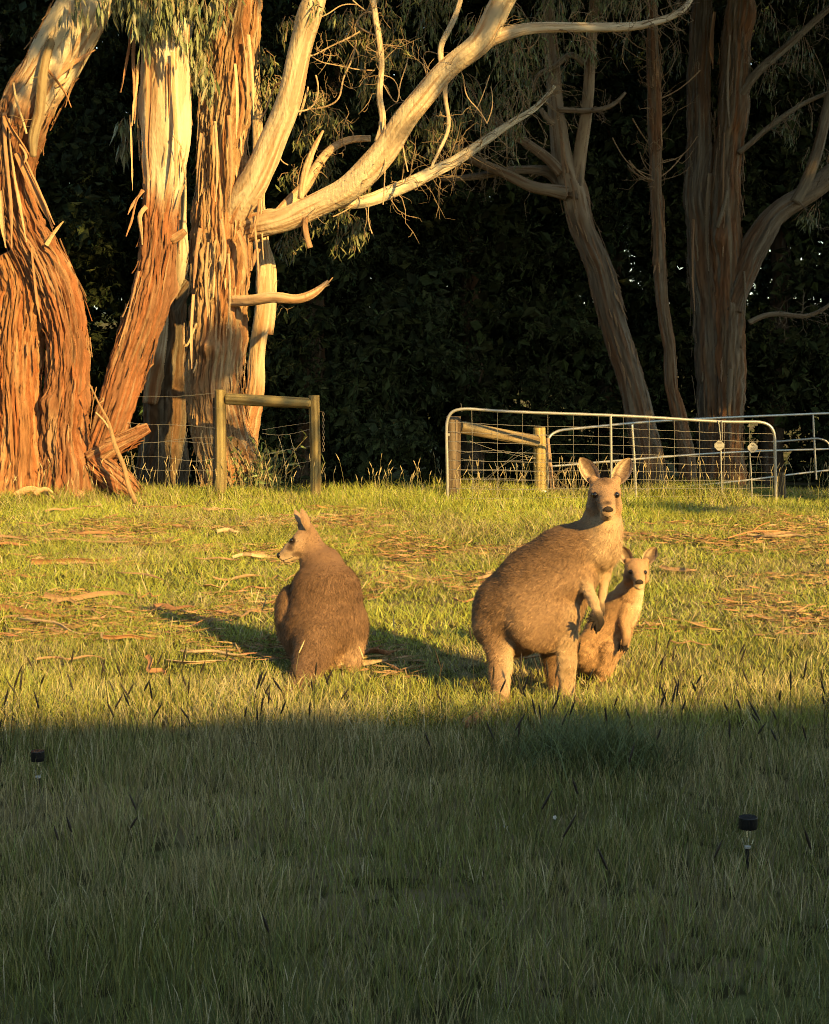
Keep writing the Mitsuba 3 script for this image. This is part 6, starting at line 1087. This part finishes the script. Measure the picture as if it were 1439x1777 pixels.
P_, F_, C_ = ear_mesh((1.19,9.34,0.671), (1.133,9.35,0.773), 0.0756, (0.05, -1, 0.12), 0.85, seed=5, inner=(0.13, 0.085, 0.06)); part(joey, 'ear', (P_, F_), 'fur', C_, smooth=True)
P_, F_, C_ = ear_mesh((1.266,9.34,0.674), (1.333,9.35,0.769), 0.0756, (-0.1, -1, 0.12), 0.85, seed=6, inner=(0.13, 0.085, 0.06)); part(joey, 'ear', (P_, F_), 'fur', C_, smooth=True)
digits(joey, (1.157,9.25,0.24), [(1.136,9.23,0.209), (1.144,9.22,0.201), (1.154,9.22,0.198), (1.163,9.22,0.204), (1.17,9.23,0.215)], 0.0055)
digits(joey, (1.144,9.33,0.224), [(1.126,9.31,0.202), (1.13,9.31,0.193), (1.139,9.31,0.189), (1.149,9.31,0.193), (1.155,9.31,0.202)], 0.005)

# ---- the third kangaroo, seen from behind with its head in profile
rear = thing('kangaroo', 'stocky brown kangaroo seen from behind with its head turned left in profile', 'kangaroo')
rp = []
RB = (0.155, 0.089, 0.053); RS = (0.195, 0.114, 0.067)
rp += ell([(-0.533,9.78,0.234,0.2305)], (1.0,0.80,0.92), 0, RB, 0.05)
rp += ell([(-0.514,9.82,0.417,0.2083)], (1.0,0.80,0.95), 0, RB, 0.05)
rp += cap([(-0.525,9.85,0.494,0.1725),(-0.536,9.88,0.574,0.1264)], RB, 0.05)
rp += ell([(-0.737,9.88,0.298,0.0798)], (1.0,1.5,2.15), 3, RS, 0.010)
rp += ell([(-0.36,9.8,0.248,0.0924)], (1,1.4,1.75), -6, RS, 0.022)
rp += cap([(-0.722,9.84,0.189,0.0729),(-0.668,9.78,0.064,0.0461),(-0.65,9.74,-0.063,0.0394)], RS, 0.02)
rp += cap([(-0.553,9.66,0.19,0.1366),(-0.587,9.55,0.095,0.0965),(-0.612,9.42,0.033,0.0761),(-0.647,9.22,-0.002,0.0559),(-0.739,8.98,-0.008,0.0363)], RS, 0.03)
rp += cap([(-0.448,9.72,0.077,0.0655),(-0.488,9.66,0.055,0.0455)], (0.27,0.165,0.095), 0.03)
rp += cap([(-0.355,9.74,0.14,0.0656),(-0.361,9.7,0.047,0.049),(-0.367,9.68,-0.057,0.0391)], (0.34,0.215,0.125), 0.025)
rp += cap([(-0.367,9.68,-0.05,0.0359),(-0.365,9.9,-0.057,0.0267)], RS, 0.02)
rp += cap([(-0.561,9.9,0.571,0.1),(-0.594,9.9,0.656,0.08),(-0.607,9.9,0.71,0.0667)], RS, 0.03)
rp += ell([(-0.627,9.9,0.738,0.0733)], (1.05,0.85,0.98), 30, (0.30,0.18,0.10), 0.02)
rp += ell([(-0.663,9.88,0.683,0.0499)], (1.2,0.9,0.9), 30, (0.30,0.18,0.10), 0.02)
rp += cap([(-0.667,9.89,0.715,0.0566),(-0.724,9.89,0.674,0.04),(-0.775,9.89,0.64,0.025)], (0.36,0.24,0.15), 0.02)
rp += cap([(-0.697,9.88,0.652,0.0366),(-0.751,9.88,0.622,0.02)], PALE, 0.015)
rp += cap([(-0.602,9.88,0.777,0.0366),(-0.615,9.87,0.816,0.0266)], RS, 0.015)
rp += cap([(-0.639,9.94,0.776,0.0335),(-0.66,9.95,0.809,0.0268)], RS, 0.015)
RE = (-0.713,9.85,0.734)
def recolor_r(v, n, c):
    c = patch_color(v, c, (RE[0], 9.85, RE[2]), 0.024, (0.025, 0.016, 0.011), 0.3, 3, (1, 2, 1))
    c = patch_color(v, c, (RE[0] - 0.01, 9.85, RE[2] - 0.04), 0.022, (0.075, 0.045, 0.03), 0.5, 4, (1, 2, 1))
    c = patch_color(v, c, (-0.684,9.84,0.658), 0.022, (0.11, 0.066, 0.04), 0.5, 5, (1.5, 1.4, .7))
    return c
finish(rear, rp, lambda p: np.stack([0.0 * p[:, 0], -0.3 + 0 * p[:, 0], -0.95 + 0 * p[:, 0]], -1), lambda p: 0.023 - 0.013 * sstep((-2.402,9.8,0.502)[2], (-2.398,9.8,0.653)[2], p[:, 2]), 80000, 31, recolor_r)
y = surface_y(rp, RE[0], RE[2], 9.5)
part(rear, 'eye', ball((RE[0], y + 0.007, RE[2]), 0.0155), 'glossy_dark', (0.008, 0.005, 0.004), smooth=True)
part(rear, 'nose', ball((-0.79,9.885,0.646), 0.019, 3, (0.75, 1, 0.95)), 'plastic', (0.012, 0.009, 0.008), smooth=True)
a, b = (-0.777,9.862,0.617), (-0.701,9.842,0.644)
part(rear, 'mouth', bent([a, (-0.742,9.846,0.628), b], 0.0014, 6, 0.01), 'fur', (0.015, 0.009, 0.007), smooth=True)
P_, F_, C_ = ear_mesh((-0.611,9.86,0.79), (-0.657,9.86,0.925), 0.0664, (-0.92, 0.40, 0.1), 0.8, seed=7, back=(0.26,0.16,0.095)); part(rear, 'ear', (P_, F_), 'fur', C_, smooth=True)
P_, F_, C_ = ear_mesh((-0.647,9.95,0.799), (-0.705,9.97,0.905), 0.0671, (-0.8, 0.3, 0.2), 0.55, seed=8, back=(0.28,0.18,0.11)); part(rear, 'ear', (P_, F_), 'fur', C_, smooth=True)
